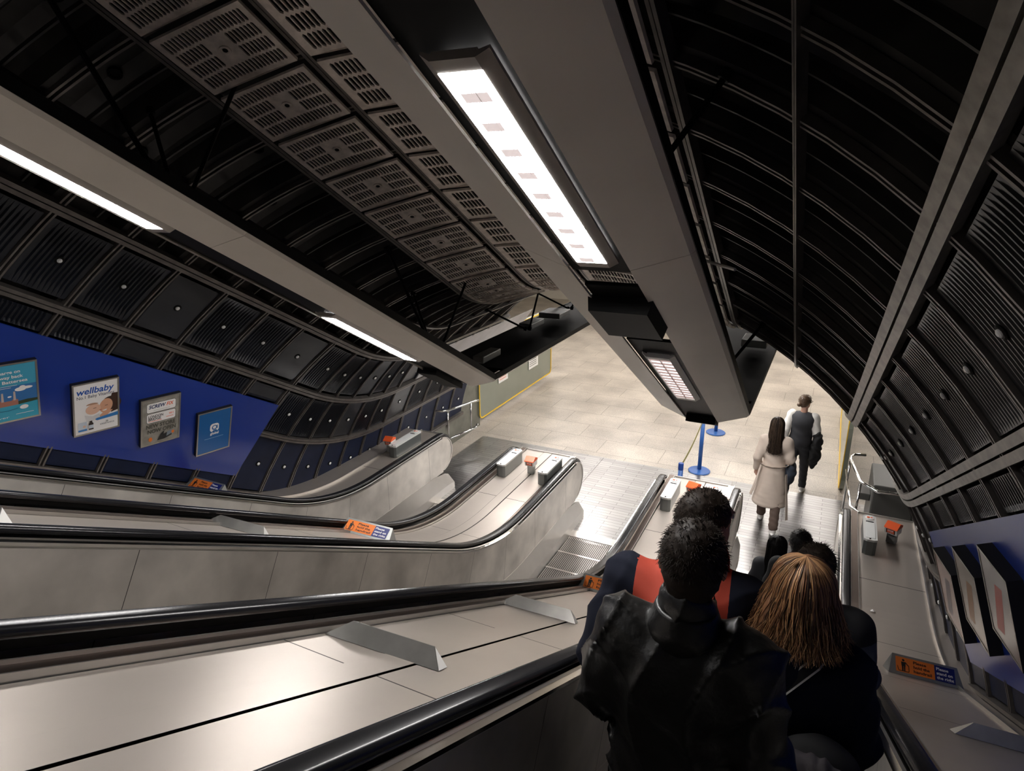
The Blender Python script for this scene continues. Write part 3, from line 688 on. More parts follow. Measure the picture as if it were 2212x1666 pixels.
# railings
def railing(pts_top, pts_low, posts, label, mount):
    e = empty('safety_railing', pts_top[1], label, 'railing', 'chrome railings at the sides of the landing')
    b = B(); b.tube(pts_top, .021, 12); b.build('top_rail', CHROME, e, smooth=True)
    b = B(); b.tube(pts_low, .019, 12); b.build('lower_rail', CHROME, e, smooth=True)
    for p, q in posts: b = B(); b.tube([p, q], .014, 10); b.build('post', CHROME, e, smooth=True)
    for p in mount: b = B(); b.bevbox((p[0]-.02, p[1]-.07, p[2]-.05), (p[0]+.02, p[1]+.07, p[2]+.05), .008); b.build('wall_mount', BLACK, e)
railing([(-6.02, 8.74, .9), (-5.70, 8.78, .9), (-5.62, 8.86, .9), (-5.46, 9.42, .9), (-5.40, 9.55, .9)], [(-5.62, 8.80, .38), (-5.50, 9.35, .38), (-5.44, 9.50, .40), (-5.42, 9.52, .46)],
        [((-5.63, 8.86, .9), (-5.61, 8.84, .38)), ((-5.47, 9.38, .9), (-5.48, 9.38, .38))], 'chrome railing on the left wall beside the yellow edged panel', [(-5.99, 8.74, .9), (-5.97, 9.5, .98)])
railing([(.70, 9.76, .9), (.56, 9.72, .9), (.512, 9.62, .9), (.512, 9.5, .9), (.62, 8.80, .9), (.66, 8.75, .9), (.81, 8.57, .9), (1.05, 8.60, .9), (1.28, 8.62, .9)],
        [(.502, 9.95, .55), (.53, 9.15, .55), (.55, 8.75, .55), (.60, 8.68, .55), (.84, 8.42, .55), (.95, 8.30, .55)],
        [((.512, 9.6, .9), (.512, 9.6, .05)), ((.63, 8.79, .9), (.60, 8.72, .05))], 'chrome railing on the right beyond the crowded escalator', [(1.27, 8.62, .9)])
# yellow edged side panels
PAN = mat('enamel_panel', (.20, .215, .17), .18, coat=.3, noise=.05, nscale=2)
def sidepanel(x, y0, y1, z0, z1, sg, label, r=.12):
    e = empty('enamel_panel', (x, (y0+y1)/2, 0), label, 'side panel', 'yellow edged enamel panels')
    def ol(o): 
        pts = []
        for cy, cz, a0 in ((y1-r, z1-r, 0), (y0+r, z1-r, 90), (y0+r, z0+r, 180), (y1-r, z0+r, 270)):
            for i in range(7): a = math.radians(a0+15*i); pts.append((cy+(r-o)*math.cos(a), cz+(r-o)*math.sin(a)))
        return pts
    O, I = ol(0), ol(.022); n = len(O)
    b = B(); b.add([(x, p, q) for p, q in O]+[(x-sg*.06, p, q) for p, q in O], [tuple(range(n)), tuple(range(2*n-1, n-1, -1))]+[(i, i+n, (i+1) % n+n, (i+1) % n) for i in range(n)]); b.build('panel', PAN, e)
    b = B(); xx = x+sg*.012
    b.add([(xx, p, q) for p, q in O]+[(xx, p, q) for p, q in I]+[(x-sg*.001, p, q) for p, q in O]+[(x-sg*.001, p, q) for p, q in I], [(i, (i+1) % n, (i+1) % n+n, i+n) for i in range(n)]+[(i+2*n, i, (i+1) % n, (i+1) % n+2*n)[::1] for i in range(n)]+[(i+n, (i+1) % n+n, (i+1) % n+3*n, i+3*n) for i in range(n)])
    b.build('yellow_edging', YELL, e)
    return e
e = sidepanel(-5.90, 10.44, 14.0, .14, 1.72, 1, 'khaki enamel panel with yellow edging along the left wall of the landing')
for yc, w_, z_, nm, colr in ((11.45, .42, .95, 'white notice with a yellow and red band taped on the khaki panel', YELL), (12.95, .50, .85, 'white notice with a blue corner taped on the khaki panel farther along', BLUE)):
    p = empty('taped_notice', (-5.887, yc, z_), nm, 'poster', 'paper notices taped on the khaki panel')
    b = B(); b.box((-5.888, yc-w_/2, z_-.30), (-5.884, yc+w_/2, z_+.34)); b.build('paper', WHITE, p)
    b = B(); b.add([(-5.882, yc-w_/2+.03, z_+.02), (-5.882, yc+w_/2-.03, z_+.14), (-5.882, yc+w_/2-.03, z_+.30), (-5.882, yc-w_/2+.03, z_+.18)], [(0, 1, 2, 3)]); b.build('colour_band', colr, p)
    b = B(); 
    for i in range(5): b.add([(-5.882, yc-w_/2+.04, z_-.24+i*.045), (-5.882, yc+w_/2-.08, z_-.24+i*.045), (-5.882, yc+w_/2-.08, z_-.228+i*.045), (-5.882, yc-w_/2+.04, z_-.228+i*.045)], [(0, 1, 2, 3)])
    b.build('print', ORED if colr is YELL else TXTB, p)
sidepanel(.46, 10.2, 14.2, .0, 1.35, -1, 'narrow edge of a yellow edged enamel panel at the right of the landing', r=.35)
# machinery cabinet behind the right railing
b = B(); b.bevbox((.80, 9.1, 0), (1.30, 9.9, .75), .02); b.bevbox((.66, 9.3, .42), (.80, 9.62, .52), .01)
lab(b.build('floor_cabinet', mat('cabinet', (.10, .10, .095), .4, .3)), 'dark grey metal cabinet behind the right chrome railing', 'cabinet')
# fixtures in the rigs
b = B(); sweep(b, RIG, [(-1.13, -.07), (-.82, -.07), (-.80, .02), (-1.15, .02)], [ST(3.08), ST(3.50)]); lab(b.build('junction_box', BLACK), 'black box hanging in the gap of the right rig between its two lights', 'electrical box')
b = B(); sweep(b, RIG, [(-1.10, -.05), (-.83, -.05), (-.83, .02), (-1.10, .02)], [ST(6.2), ST(6.42)]); lab(b.build('junction_box', BLACK), 'black box at the lower tip of the right rig above the blue posts', 'electrical box')
b = B(); sweep(b, RIG, [(-3.86, -.04), (-3.62, -.04), (-3.62, .02), (-3.86, .02)], [ST(5.75), ST(6.35)]); lab(b.build('junction_box', BLACK), 'black box under the lower end of the left rig', 'electrical box')
e = empty('loudspeaker', RIG.P(ST(.85), -1.0, .05), 'small white loudspeaker box in the rig gap at the top of the photo', 'loudspeaker')
b = B(); sweep(b, RIG, [(-1.12, .06), (-.93, .06), (-.93, .16), (-1.12, .16)], [ST(.62), ST(.98)]); b.build('casing', WHITE, e)
c = Vector(RIG.P(ST(.86), -1.03, .058)); b = B(); b.lathe([(.022, 0), (.020, .004)], c, 14, T=None); b.build('speaker_cone', BLACK, e)
for s0, x0, w_, nm in ((8.3, -3.80, .2, 'pale fitting lying on top of the left rig where it runs level, middle one'), (9.1, -3.78, .34, 'pale louvred fitting on the level run of the left rig, far one'), (6.5, -3.55, .14, 'pale fitting on the left rig just past the bend')):
    b = B(); b.bevbox((x0-w_/2, s0-.22, 2.64), (x0+w_/2, s0+.22, 2.72), .01); lab(b.build('rig_fitting', GREY), nm, 'electrical fitting')
b = B(); b.bevbox((-.95, 8.3, 2.64), (-.65, 8.7, 2.73), .01); lab(b.build('rig_fitting', GREY), 'pale fitting on the level run of the right rig', 'electrical fitting')
# hanger rods
def rod(a, c, parent, r=.014):
    b = B(); b.tube([a, c], r, 8); b.tube([Vector(a)+(Vector(c)-Vector(a))*.0, Vector(a)+(Vector(c)-Vector(a))*.06], r*2.0, 8); b.tube([Vector(c)+(Vector(a)-Vector(c))*.07, c], r*2.1, 8)
    b.build('hanger_rod', BLACK, parent)
LR, RR = rigs[1], rigs[0]
for s0 in (-.7, 2.54, 5.78):
    rod(inc(s0, -3.53, 2.22), inc(s0+.03, -3.68, 1.27), LR)
    rod(inc(s0-.12, -4.10, 1.90), inc(s0+.03, -3.74, 1.27), LR)
    rod(inc(s0-.95, -3.92, 2.05), inc(s0+.0, -3.72, 1.27), LR, .017)
    rod(inc(s0, -1.09, 2.22), inc(s0+.03, -.95, 1.27), RR)
    rod(inc(s0-.1, -.50, 1.88), inc(s0+.03, -.88, 1.27), RR)
for y in (8.0, 9.6):
    rod((-3.70, y, 2.66), (-3.50, y-.1, 3.28), LR); rod((-3.74, y, 2.66), (-4.25, y-.25, 2.95), LR)
b = B(); b.tube([inc(3.05, -.58, 1.30), inc(2.95, -.42, 1.22)], .008, 6); lab(b.build('loose_conduit', WHITE), 'short pale conduit sticking out beside the right rig', 'conduit')

# ------------------------------------------------------------------ poster panels and posters
ADB = mat('blue_enamel', (.010, .036, .26), .30)
def adP(side, s, u, o=0.0):
    L = math.hypot(.32, .82); ux, uh = -.32/L, -.82/L      # down the panel
    x = -5.53+ux*u; h = .40+uh*u; nx, nh = .82/L, -.32/L   # out of the wall
    x += nx*o; h += nh*o
    if side > 0: x = 2*TX-x
    return Vector(inc(s, x, h))
def adpanel(side, s0, s1, label):
    b = B(); 
    js = [s0, s1]
    V = [adP(side, s, u, o) for s in js for u, o in ((-.02, 0), (.925, 0), (.925, -.02), (-.02, -.02))]
    b.add(V, [(0, 1, 5, 4), (0, 4, 7, 3), (1, 2, 6, 5), (0, 3, 2, 1), (4, 5, 6, 7)])
    lab(b.build('advertising_panel', ADB), label, 'poster wall', 'enamel poster walls')
adpanel(-1, -2.0, 5.67, 'royal blue enamel poster wall along the left side of the tunnel')
adpanel(1, -2.0, 6.05, 'shiny blue enamel poster wall along the right side of the tunnel')
ALU = mat('poster_frame', (.42, .40, .36), .35, .8); PW = mat('paper_white', (.93, .90, .87), .4)
def pcol(nm, c): return mat('print_'+nm, c, .4)
def poster(side, s, u, w, h, bg, label, thick=.035):
    ex = Vector((C30, -S30)) if side < 0 else Vector((-C30, S30)); ey = Vector((-S30, -C30))   # (s,u): right, up
    def T(a, b_, o=0): q = Vector((s, u))+ex*a+ey*b_; return adP(side, q.x, q.y, thick+o)
    e = empty('framed_poster', T(0, 0, 0), label, 'poster', 'framed posters along the escalators')
    W, Hh, f = w/2, h/2, .014
    b = B(); R = lambda x, y, o: [T(-x, -y, o), T(x, -y, o), T(x, y, o), T(-x, y, o)]
    b.add(R(W, Hh, .004)+R(W-f, Hh-f, .004)+R(W, Hh, -thick)+R(W-f, Hh-f, 0), [(i, (i+1) % 4, (i+1) % 4+4, i+4) for i in range(4)]+[(i+4, (i+1) % 4+4, (i+1) % 4+12, i+12) for i in range(4)], 0)
    b.add(R(W, Hh, .004)+R(W, Hh, -thick), [(i+4, (i+1) % 4+4, (i+1) % 4, i) for i in range(4)], 1)
    b.build('frame', [ALU, TXTB], e)
    b = B(); b.add(R(W-f, Hh-f, .0005), [(0, 1, 2, 3)]); b.build('sheet', bg, e)
    k = [0]
    def poly(nm, pts, m):
        k[0] += 1; b = B(); b.add([T((x-.5)*(w-2*f), (y-.5)*(h-2*f), .0008+k[0]*.0003) for x, y in pts], [tuple(range(len(pts)))]); b.build(nm, m, e)
    def ell(nm, cx, cy, rx, ry, m, a0=0, a1=360, rot=0):
        n = 28; c, s_ = math.cos(math.radians(rot)), math.sin(math.radians(rot)); pts = []
        for i in range(n+(0 if a1-a0 >= 360 else 1)):
            a = math.radians(a0+(a1-a0)*i/n); x, y = rx*math.cos(a), ry*math.sin(a); pts.append((cx+x*c-y*s_, cy+(x*s_+y*c)*w/h))
        poly(nm, pts, m)
    def txt(body, x, y, size, m, wd=None, bold=0, shear=0):
        k[0] += 1; o = .0008+k[0]*.0003
        text('lettering', body, size*(h-2*f), lambda a, c, z: T((x-.5)*(w-2*f)+a, (y-.5)*(h-2*f)+c, o), m, e, w=None if wd is None else wd*(w-2*f), bold=bold*size*h, shear=shear)
    return e, poly, ell, txt
# teal river poster
skyt = mat('print_teal_sky', (.06, .36, .52), .4)
e, poly, ell, txt = poster(-1, 3.05, .487, .375, .53, skyt, 'teal poster with clouds and a brick riverside building, cut by the left photo edge')
poly('print', [(0, .30), (1, .30), (1, .62), (0, .62)], pcol('blue', (.04, .17, .42)))
poly('print', [(0, 0), (1, 0), (1, .30), (0, .30)], pcol('water', (.05, .38, .52)))
poly('print', [(.0, .27), (.62, .27), (.62, .37), (.52, .38), (.50, .36), (.30, .36), (.28, .40), (.0, .40)], pcol('brick', (.42, .17, .12)))
for xx in (.08, .30, .53): poly('print', [(xx, .36), (xx+.05, .36), (xx+.045, .52), (xx+.01, .52)], pcol('chimney', (.55, .45, .40)))
poly('print', [(.62, .27), (1, .29), (1, .335), (.8, .345), (.62, .33)], pcol('trees', (.03, .05, .02)))
for cx_, cy_, rx_, ry_ in ((.68, .545, .11, .05), (.80, .56, .12, .035), (.72, .58, .06, .04), (.12, .43, .16, .05), (.05, .47, .1, .05), (.46, .44, .04, .02)): ell('print', cx_, cy_, rx_, ry_, PW)
txt('Recharge on', .12, .85, .075, PW, .58, bold=.02); txt('your way back', .05, .765, .075, PW, .70, bold=.02); txt('from Battersea', .05, .68, .075, PW, .78, bold=.02)
poly('print', [(.05, .63), (.62, .63), (.62, .637), (.05, .637)], PW); poly('print', [(.05, .60), (.50, .60), (.50, .607), (.05, .607)], PW)
ell('print', .72, .215, .085, .055, PW); poly('print', [(.0, .19), (.2, .20), (.4, .185), (.6, .21), (.6, .216), (.4, .192), (.2, .207), (.0, .197)], pcol('navy', (.01, .03, .12))); poly('print', [(.55, .10), (.9, .10), (.9, .108), (.55, .108)], PW); txt('river', .12, .06, .05, PW, .3)
# baby vitamins poster
e, poly, ell, txt = poster(-1, 3.73, .449, .375, .53, PW, 'white baby vitamin poster with a mother and baby')
txt('wellbaby', .06, .80, .17, pcol('royal', (.02, .10, .42)), .86, bold=.02, shear=.18); txt('No.1 Baby Vitamins', .06, .715, .085, pcol('grey', (.08, .09, .11)), .86, bold=.008)
SKN = pcol('skin', (.72, .38, .24)); SKB = pcol('babyskin', (.80, .50, .36)); HR = pcol('hair', (.055, .028, .018)); 
ell('print', .86, .53, .23, .19, HR, rot=-20); poly('print', [(.86, .72), (1, .72), (1, .36), (.84, .33), (.78, .45)], HR)
ell('print', .72, .49, .155, .205, SKN, rot=-12); poly('print', [(.50, .28), (.72, .40), (.88, .38), (.70, .26)], SKN)
ell('print', .42, .47, .175, .145, SKB, rot=10); ell('print', .40, .565, .14, .05, pcol('babyhair', (.50, .27, .17)), 0, 180)
poly('print', [(.22, .38), (.40, .33), (.56, .36), (.58, .24), (.26, .24)], pcol('vest', (.72, .70, .68)))
for x_, y_ in ((.46, .49), (.73, .50)): poly('print', [(x_-.04, y_), (x_+.03, y_+.006), (x_+.03, y_-.004), (x_-.04, y_-.008)], HR)
poly('print', [(.55, .435), (.62, .432), (.60, .418), (.56, .422)], pcol('lips', (.5, .12, .10))); poly('print', [(.62, .41), (.74, .425), (.72, .395), (.66, .39)], PW)
poly('print', [(.46, .245), (.50, .225), (1, .245), (1, .32), (.50, .275), (.46, .262)], pcol('banner', (.04, .20, .50)))
poly('print', [(.06, .06), (.26, .06), (.26, .25), (.06, .25)], pcol('pack', (.62, .68, .75))); poly('print', [(.06, .06), (.26, .06), (.26, .10), (.06, .10)], pcol('banner', (.04, .20, .50))); ell('print', .20, .155, .035, .03, SKB)
poly('print', [(.30, .06), (.41, .06), (.41, .19), (.385, .215), (.385, .245), (.325, .245), (.325, .215), (.30, .19)], pcol('bottle', (.03, .018, .012))); poly('print', [(.30, .09), (.41, .09), (.41, .16), (.30, .16)], pcol('pack', (.62, .68, .75)))
txt('vitabiotics', .56, .115, .055, pcol('grey', (.08, .09, .11)), .34)
ell('print', .73, .17, .03, .03, pcol('lgrey', (.45, .44, .42)))
# tool shop poster
CON = mat('print_concrete', (.30, .28, .24), .45, noise=.25, nscale=14)
e, poly, ell, txt = poster(-1, 4.374, .441, .375, .53, CON, 'grey concrete look shop opening poster with two white plaques')
def plaque(y0, y1, x0=.12, x1=.90):
    for g_, m_ in ((.012, pcol('shadow', (.10, .09, .08))), (0, PW)):
        r_ = .05; pts = []
        for cx_, cy_, a0 in ((x1-r_, y1-r_*.7, 0), (x0+r_, y1-r_*.7, 90), (x0+r_, y0+r_*.7, 180), (x1-r_, y0+r_*.7, 270)):
            for i in range(5): a = math.radians(a0+22.5*i); pts.append((cx_+(r_+g_)*math.cos(a), cy_+(r_+g_)*.7*math.sin(a)))
        poly('print', pts, m_)
plaque(.72, .92); plaque(.49, .69)
txt('SCREW', .17, .81, .105, pcol('navy', (.01, .015, .05)), .46, bold=.03, shear=.2); txt('FIX', .645, .81, .105, ORED, .20, bold=.02, shear=.2); poly('print', [(.30, .755), (.74, .755), (.74, .762), (.30, .762)], pcol('lgrey', (.45, .44, .42)))
txt('LONDON', .16, .60, .078, pcol('char', (.04, .04, .035)), .40, bold=.02); txt('BRIDGE', .16, .54, .078, pcol('char', (.04, .04, .035)), .34, bold=.02); txt('SE1', .72, .60, .055, ORED, .12, bold=.01)
poly('print', [(.16, .515), (.52, .515), (.52, .525), (.16, .525)], ORED); poly('print', [(.64, .55), (.84, .55), (.84, .56), (.64, .56)], ORED)
txt('NEW STORE', .10, .37, .12, pcol('stone', (.09, .085, .07)), .80, bold=.03); txt('NOW OPEN', .14, .25, .12, pcol('stone', (.09, .085, .07)), .78, bold=.03)
poly('print', [(.40, .05), (.50, .19), (.60, .25), (.58, .17), (.75, .20), (.82, .10), (.60, .05)], pcol('tool', (.02, .02, .02)))
poly('print', [(.66, .10), (.86, .15), (.84, .22), (.68, .20)], pcol('toolgrey', (.22, .26, .30))); ell('print', .22, .11, .05, .07, ORANGE); ell('print', .84, .17, .04, .05, ORANGE)
# media owner poster
e, poly, ell, txt = poster(-1, 5.02, .437, .375, .53, mat('print_cobalt', (.012, .115, .34), .3), 'plain cobalt poster with a small white rounded logo')
def rr(x0, x1, y0, y1, r_, m_):
    pts = []
    for cx_, cy_, a0 in ((x1-r_, y1-r_*.7, 0), (x0+r_, y1-r_*.7, 90), (x0+r_, y0+r_*.7, 180), (x1-r_, y0+r_*.7, 270)):
        for i in range(6): a = math.radians(a0+18*i); pts.append((cx_+r_*math.cos(a), cy_+r_*.7*math.sin(a)))
    poly('logo', pts, m_)
cob = MATS['print_cobalt']
rr(.36, .64, .50, .70, .09, PW); ell('logo', .50, .60, .085, .085, cob); poly('logo', [(.52, .60), (.60, .66), (.60, .56)], cob); ell('logo', .50, .605, .052, .052, PW); poly('logo', [(.42, .50), (.60, .50), (.56, .545), (.46, .53)], cob)
txt('global', .37, .43, .085, PW, .27, bold=.03); poly('logo', [(.20, .345), (.80, .345), (.80, .352), (.20, .352)], pcol('pale', (.55, .7, .85)))
# right hand posters
for s_, nm, bgc, c2 in ((5.62, 'pale pink glazed poster on the right wall, farthest down', (.50, .34, .30), (.20, .16, .18)), (4.98, 'brown and cream glazed poster on the right wall, middle one', (.42, .36, .30), (.35, .15, .04)), (4.34, 'pale poster with a red patch on the right wall, nearest in view', (.45, .42, .40), (.45, .04, .03))):
    e, poly, ell, txt = poster(1, s_, .42, .375, .53, mat('print_r%d' % int(s_*100), bgc, .25, coat=.4), nm, thick=.07)
    poly('print', [(.2, .1), (.5, .15), (.75, .8), (.45, .75)], mat('print_r2%d' % int(s_*100), c2, .3))

# ------------------------------------------------------------------ people: smooth bodies grown from blended volumes
class Field:
    def __init__(s, lo, hi, h):
        s.h = h; s.lo = np.array(lo, float); n = [int((hi[i]-lo[i])/h)+2 for i in range(3)]; s.n = n
        s.ax = [s.lo[i]+h*np.arange(n[i]) for i in range(3)]; s.D = np.full(n, .2, np.float32)
    def sub(s, lo, hi):
        sl = []
        for i in range(3):
            a = max(0, int((lo[i]-s.lo[i])/s.h)); b = min(s.n[i], int((hi[i]-s.lo[i])/s.h)+2)
            if b <= a: return None, None
            sl.append(slice(a, b))
        X, Y, Z = np.meshgrid(s.ax[0][sl[0]], s.ax[1][sl[1]], s.ax[2][sl[2]], indexing='ij', sparse=True)
        return tuple(sl), (X, Y, Z)
    def put(s, sl, d, k, op='u'):
        a = s.D[sl]
        if op == 'u':
            if k > 0: hh = np.clip(.5+.5*(a-d)/k, 0, 1); s.D[sl] = a*(1-hh)+d*hh-k*hh*(1-hh)
            else: s.D[sl] = np.minimum(a, d)
        else:
            s.D[sl] = np.maximum(a, -d)
    def ell(s, c, r, k=.03, op='u', tilt=0, yaw=0):
        m = max(r)+.09; sl, g = s.sub([c[i]-m for i in range(3)], [c[i]+m for i in range(3)])
        if sl is None: return s
        x, y, z = g[0]-c[0], g[1]-c[1], g[2]-c[2]
        if yaw: x, y = x*math.cos(yaw)+y*math.sin(yaw), y*math.cos(yaw)-x*math.sin(yaw)
        if tilt: y, z = y*math.cos(tilt)+z*math.sin(tilt), z*math.cos(tilt)-y*math.sin(tilt)
        k0 = np.sqrt((x/r[0])**2+(y/r[1])**2+(z/r[2])**2); k1 = np.sqrt((x/r[0]**2)**2+(y/r[1]**2)**2+(z/r[2]**2)**2)+1e-6
        s.put(sl, k0*(k0-1)/k1, k, op); return s
    def cone(s, a, b, ra, rb, k=.03, op='u'):
        m = max(ra, rb)+.09; a = np.array(a, float); b = np.array(b, float)
        sl, g = s.sub(np.minimum(a, b)-m, np.maximum(a, b)+m)
        if sl is None: return s
        d = b-a; L = d@d; t = np.clip(((g[0]-a[0])*d[0]+(g[1]-a[1])*d[1]+(g[2]-a[2])*d[2])/L, 0, 1)
        q = np.sqrt((g[0]-a[0]-d[0]*t)**2+(g[1]-a[1]-d[1]*t)**2+(g[2]-a[2]-d[2]*t)**2)-(ra+(rb-ra)*t)
        s.put(sl, q, k, op); return s
    def below(s, z, soft=0):   # cut away everything under z
        Z = s.ax[2][None, None, :]; s.D = np.maximum(s.D, (z-Z).astype(np.float32)); return s
    def above(s, z): Z = s.ax[2][None, None, :]; s.D = np.maximum(s.D, (Z-z).astype(np.float32)); return s
    def ripple(s, f): 
        X, Y, Z = np.meshgrid(*s.ax, indexing='ij', sparse=True); s.D = (s.D+f(X, Y, Z)).astype(np.float32); return s
    def mesh(s):
        D = s.D; nx, ny, nz = D.shape; I = D < 0
        cnt = np.zeros((nx-1, ny-1, nz-1), np.int8); P = np.zeros((nx-1, ny-1, nz-1, 3), np.float32); W = np.zeros((nx-1, ny-1, nz-1), np.float32)
        for ax in range(3):
            o = [(0, 0), (0, 1), (1, 0), (1, 1)]; oth = [i for i in range(3) if i != ax]
            A = np.take(D, range(D.shape[ax]-1), ax); Bq = np.take(D, range(1, D.shape[ax]), ax); X = (A < 0) != (Bq < 0)
            t = np.where(X, A/(A-Bq+1e-12), 0).astype(np.float32)
            for p, q in o:
                sl = [slice(None)]*3; sl[oth[0]] = slice(p, D.shape[oth[0]]-1+p); sl[oth[1]] = slice(q, D.shape[oth[1]]-1+q); sl = tuple(sl)
                x = X[sl]; tt = t[sl]; W += x; P[..., ax] += tt; P[..., oth[0]] += x*p; P[..., oth[1]] += x*q
        M = W > 0; idx = np.full(M.shape, -1, np.int64); idx[M] = np.arange(M.sum())
        C = np.argwhere(M); V = s.lo+(C+P[M]/W[M][:, None])*s.h
        F = []
        for ax in range(3):
            oth = [(ax+1) % 3, (ax+2) % 3]
            A = np.take(I, range(I.shape[ax]-1), ax); Bq = np.take(I, range(1, I.shape[ax]), ax); E = np.argwhere(A != Bq)
            ok = (E[:, oth[0]] > 0) & (E[:, oth[1]] > 0) & (E[:, oth[0]] < M.shape[oth[0]]) & (E[:, oth[1]] < M.shape[oth[1]]); E = E[ok]
            u = np.zeros(3, int); u[oth[0]] = 1; v = np.zeros(3, int); v[oth[1]] = 1
            g = lambda c: idx[c[:, 0], c[:, 1], c[:, 2]]
            Q = np.stack([g(E-u-v), g(E-v), g(E), g(E-u)], 1); flip = ~I[E[:, 0], E[:, 1], E[:, 2]]; Q[flip] = Q[flip][:, ::-1]; F.append(Q)
        F = np.concatenate(F); F = F[(F >= 0).all(1)]
        return V, F
def fmesh(name, fld, m, parent, T, smooth_it=1, zones=None):
    V, F = fld.mesh()
    for _ in range(smooth_it):                       # light relaxation
        acc = np.zeros_like(V); c = np.zeros(len(V))
        for i in range(4):
            a, b_ = F[:, i], F[:, (i+1) % 4]; np.add.at(acc, a, V[b_]); np.add.at(c, a, 1); np.add.at(acc, b_, V[a]); np.add.at(c, b_, 1)
        V = V*.5+acc/c[:, None]*.5
    mi = None
    if zones is not None: mi = zones(V[F].mean(1)).astype(int).tolist()
    Wd = T(V)
    return mk(name, Wd, F.tolist(), m, parent, True, mi)
SKIN = mat('skin', (.36, .19, .13), .5); SKIN2 = mat('skin_light', (.55, .32, .24), .5)
HBLK = mat('hair_black', (.008, .006, .006), .55, spec=.25); HDK = mat('hair_dark_brown', (.020, .013, .009), .6, spec=.2); HBR = mat('hair_brown', (.20, .092, .042), .42); HBL = mat('hair_blond_streak', (.50, .28, .13), .42); HMID = mat('hair_mid', (.085, .050, .028), .42)
LEATH = mat('leather_dark', (.007, .0065, .006), .38, bump=.25, bscale=45, spec=.45); NAVYC = mat('cloth_navy', (.008, .010, .020), .85, spec=.2); REDC = mat('cloth_red', (.44, .05, .024), .8)
BLKC = mat('cloth_black', (.010, .010, .011), .85); BEIGE = mat('coat_beige', (.56, .47, .40), .85, noise=.05, nscale=8); WHC = mat('cloth_white', (.72, .70, .66), .8); CHAR = mat('cloth_charcoal', (.030, .031, .036), .85)
BRNT = mat('trousers_brown', (.11, .075, .06), .85); SHOEW = mat('shoe_white', (.75, .73, .70), .6); SHOEB = mat('shoe_black', (.012, .012, .012), .45); SLATE = mat('cloth_slate', (.055, .065, .090), .8); EYE = mat('eye_white', (.7, .7, .68), .3)
rs = np.random.RandomState(3)
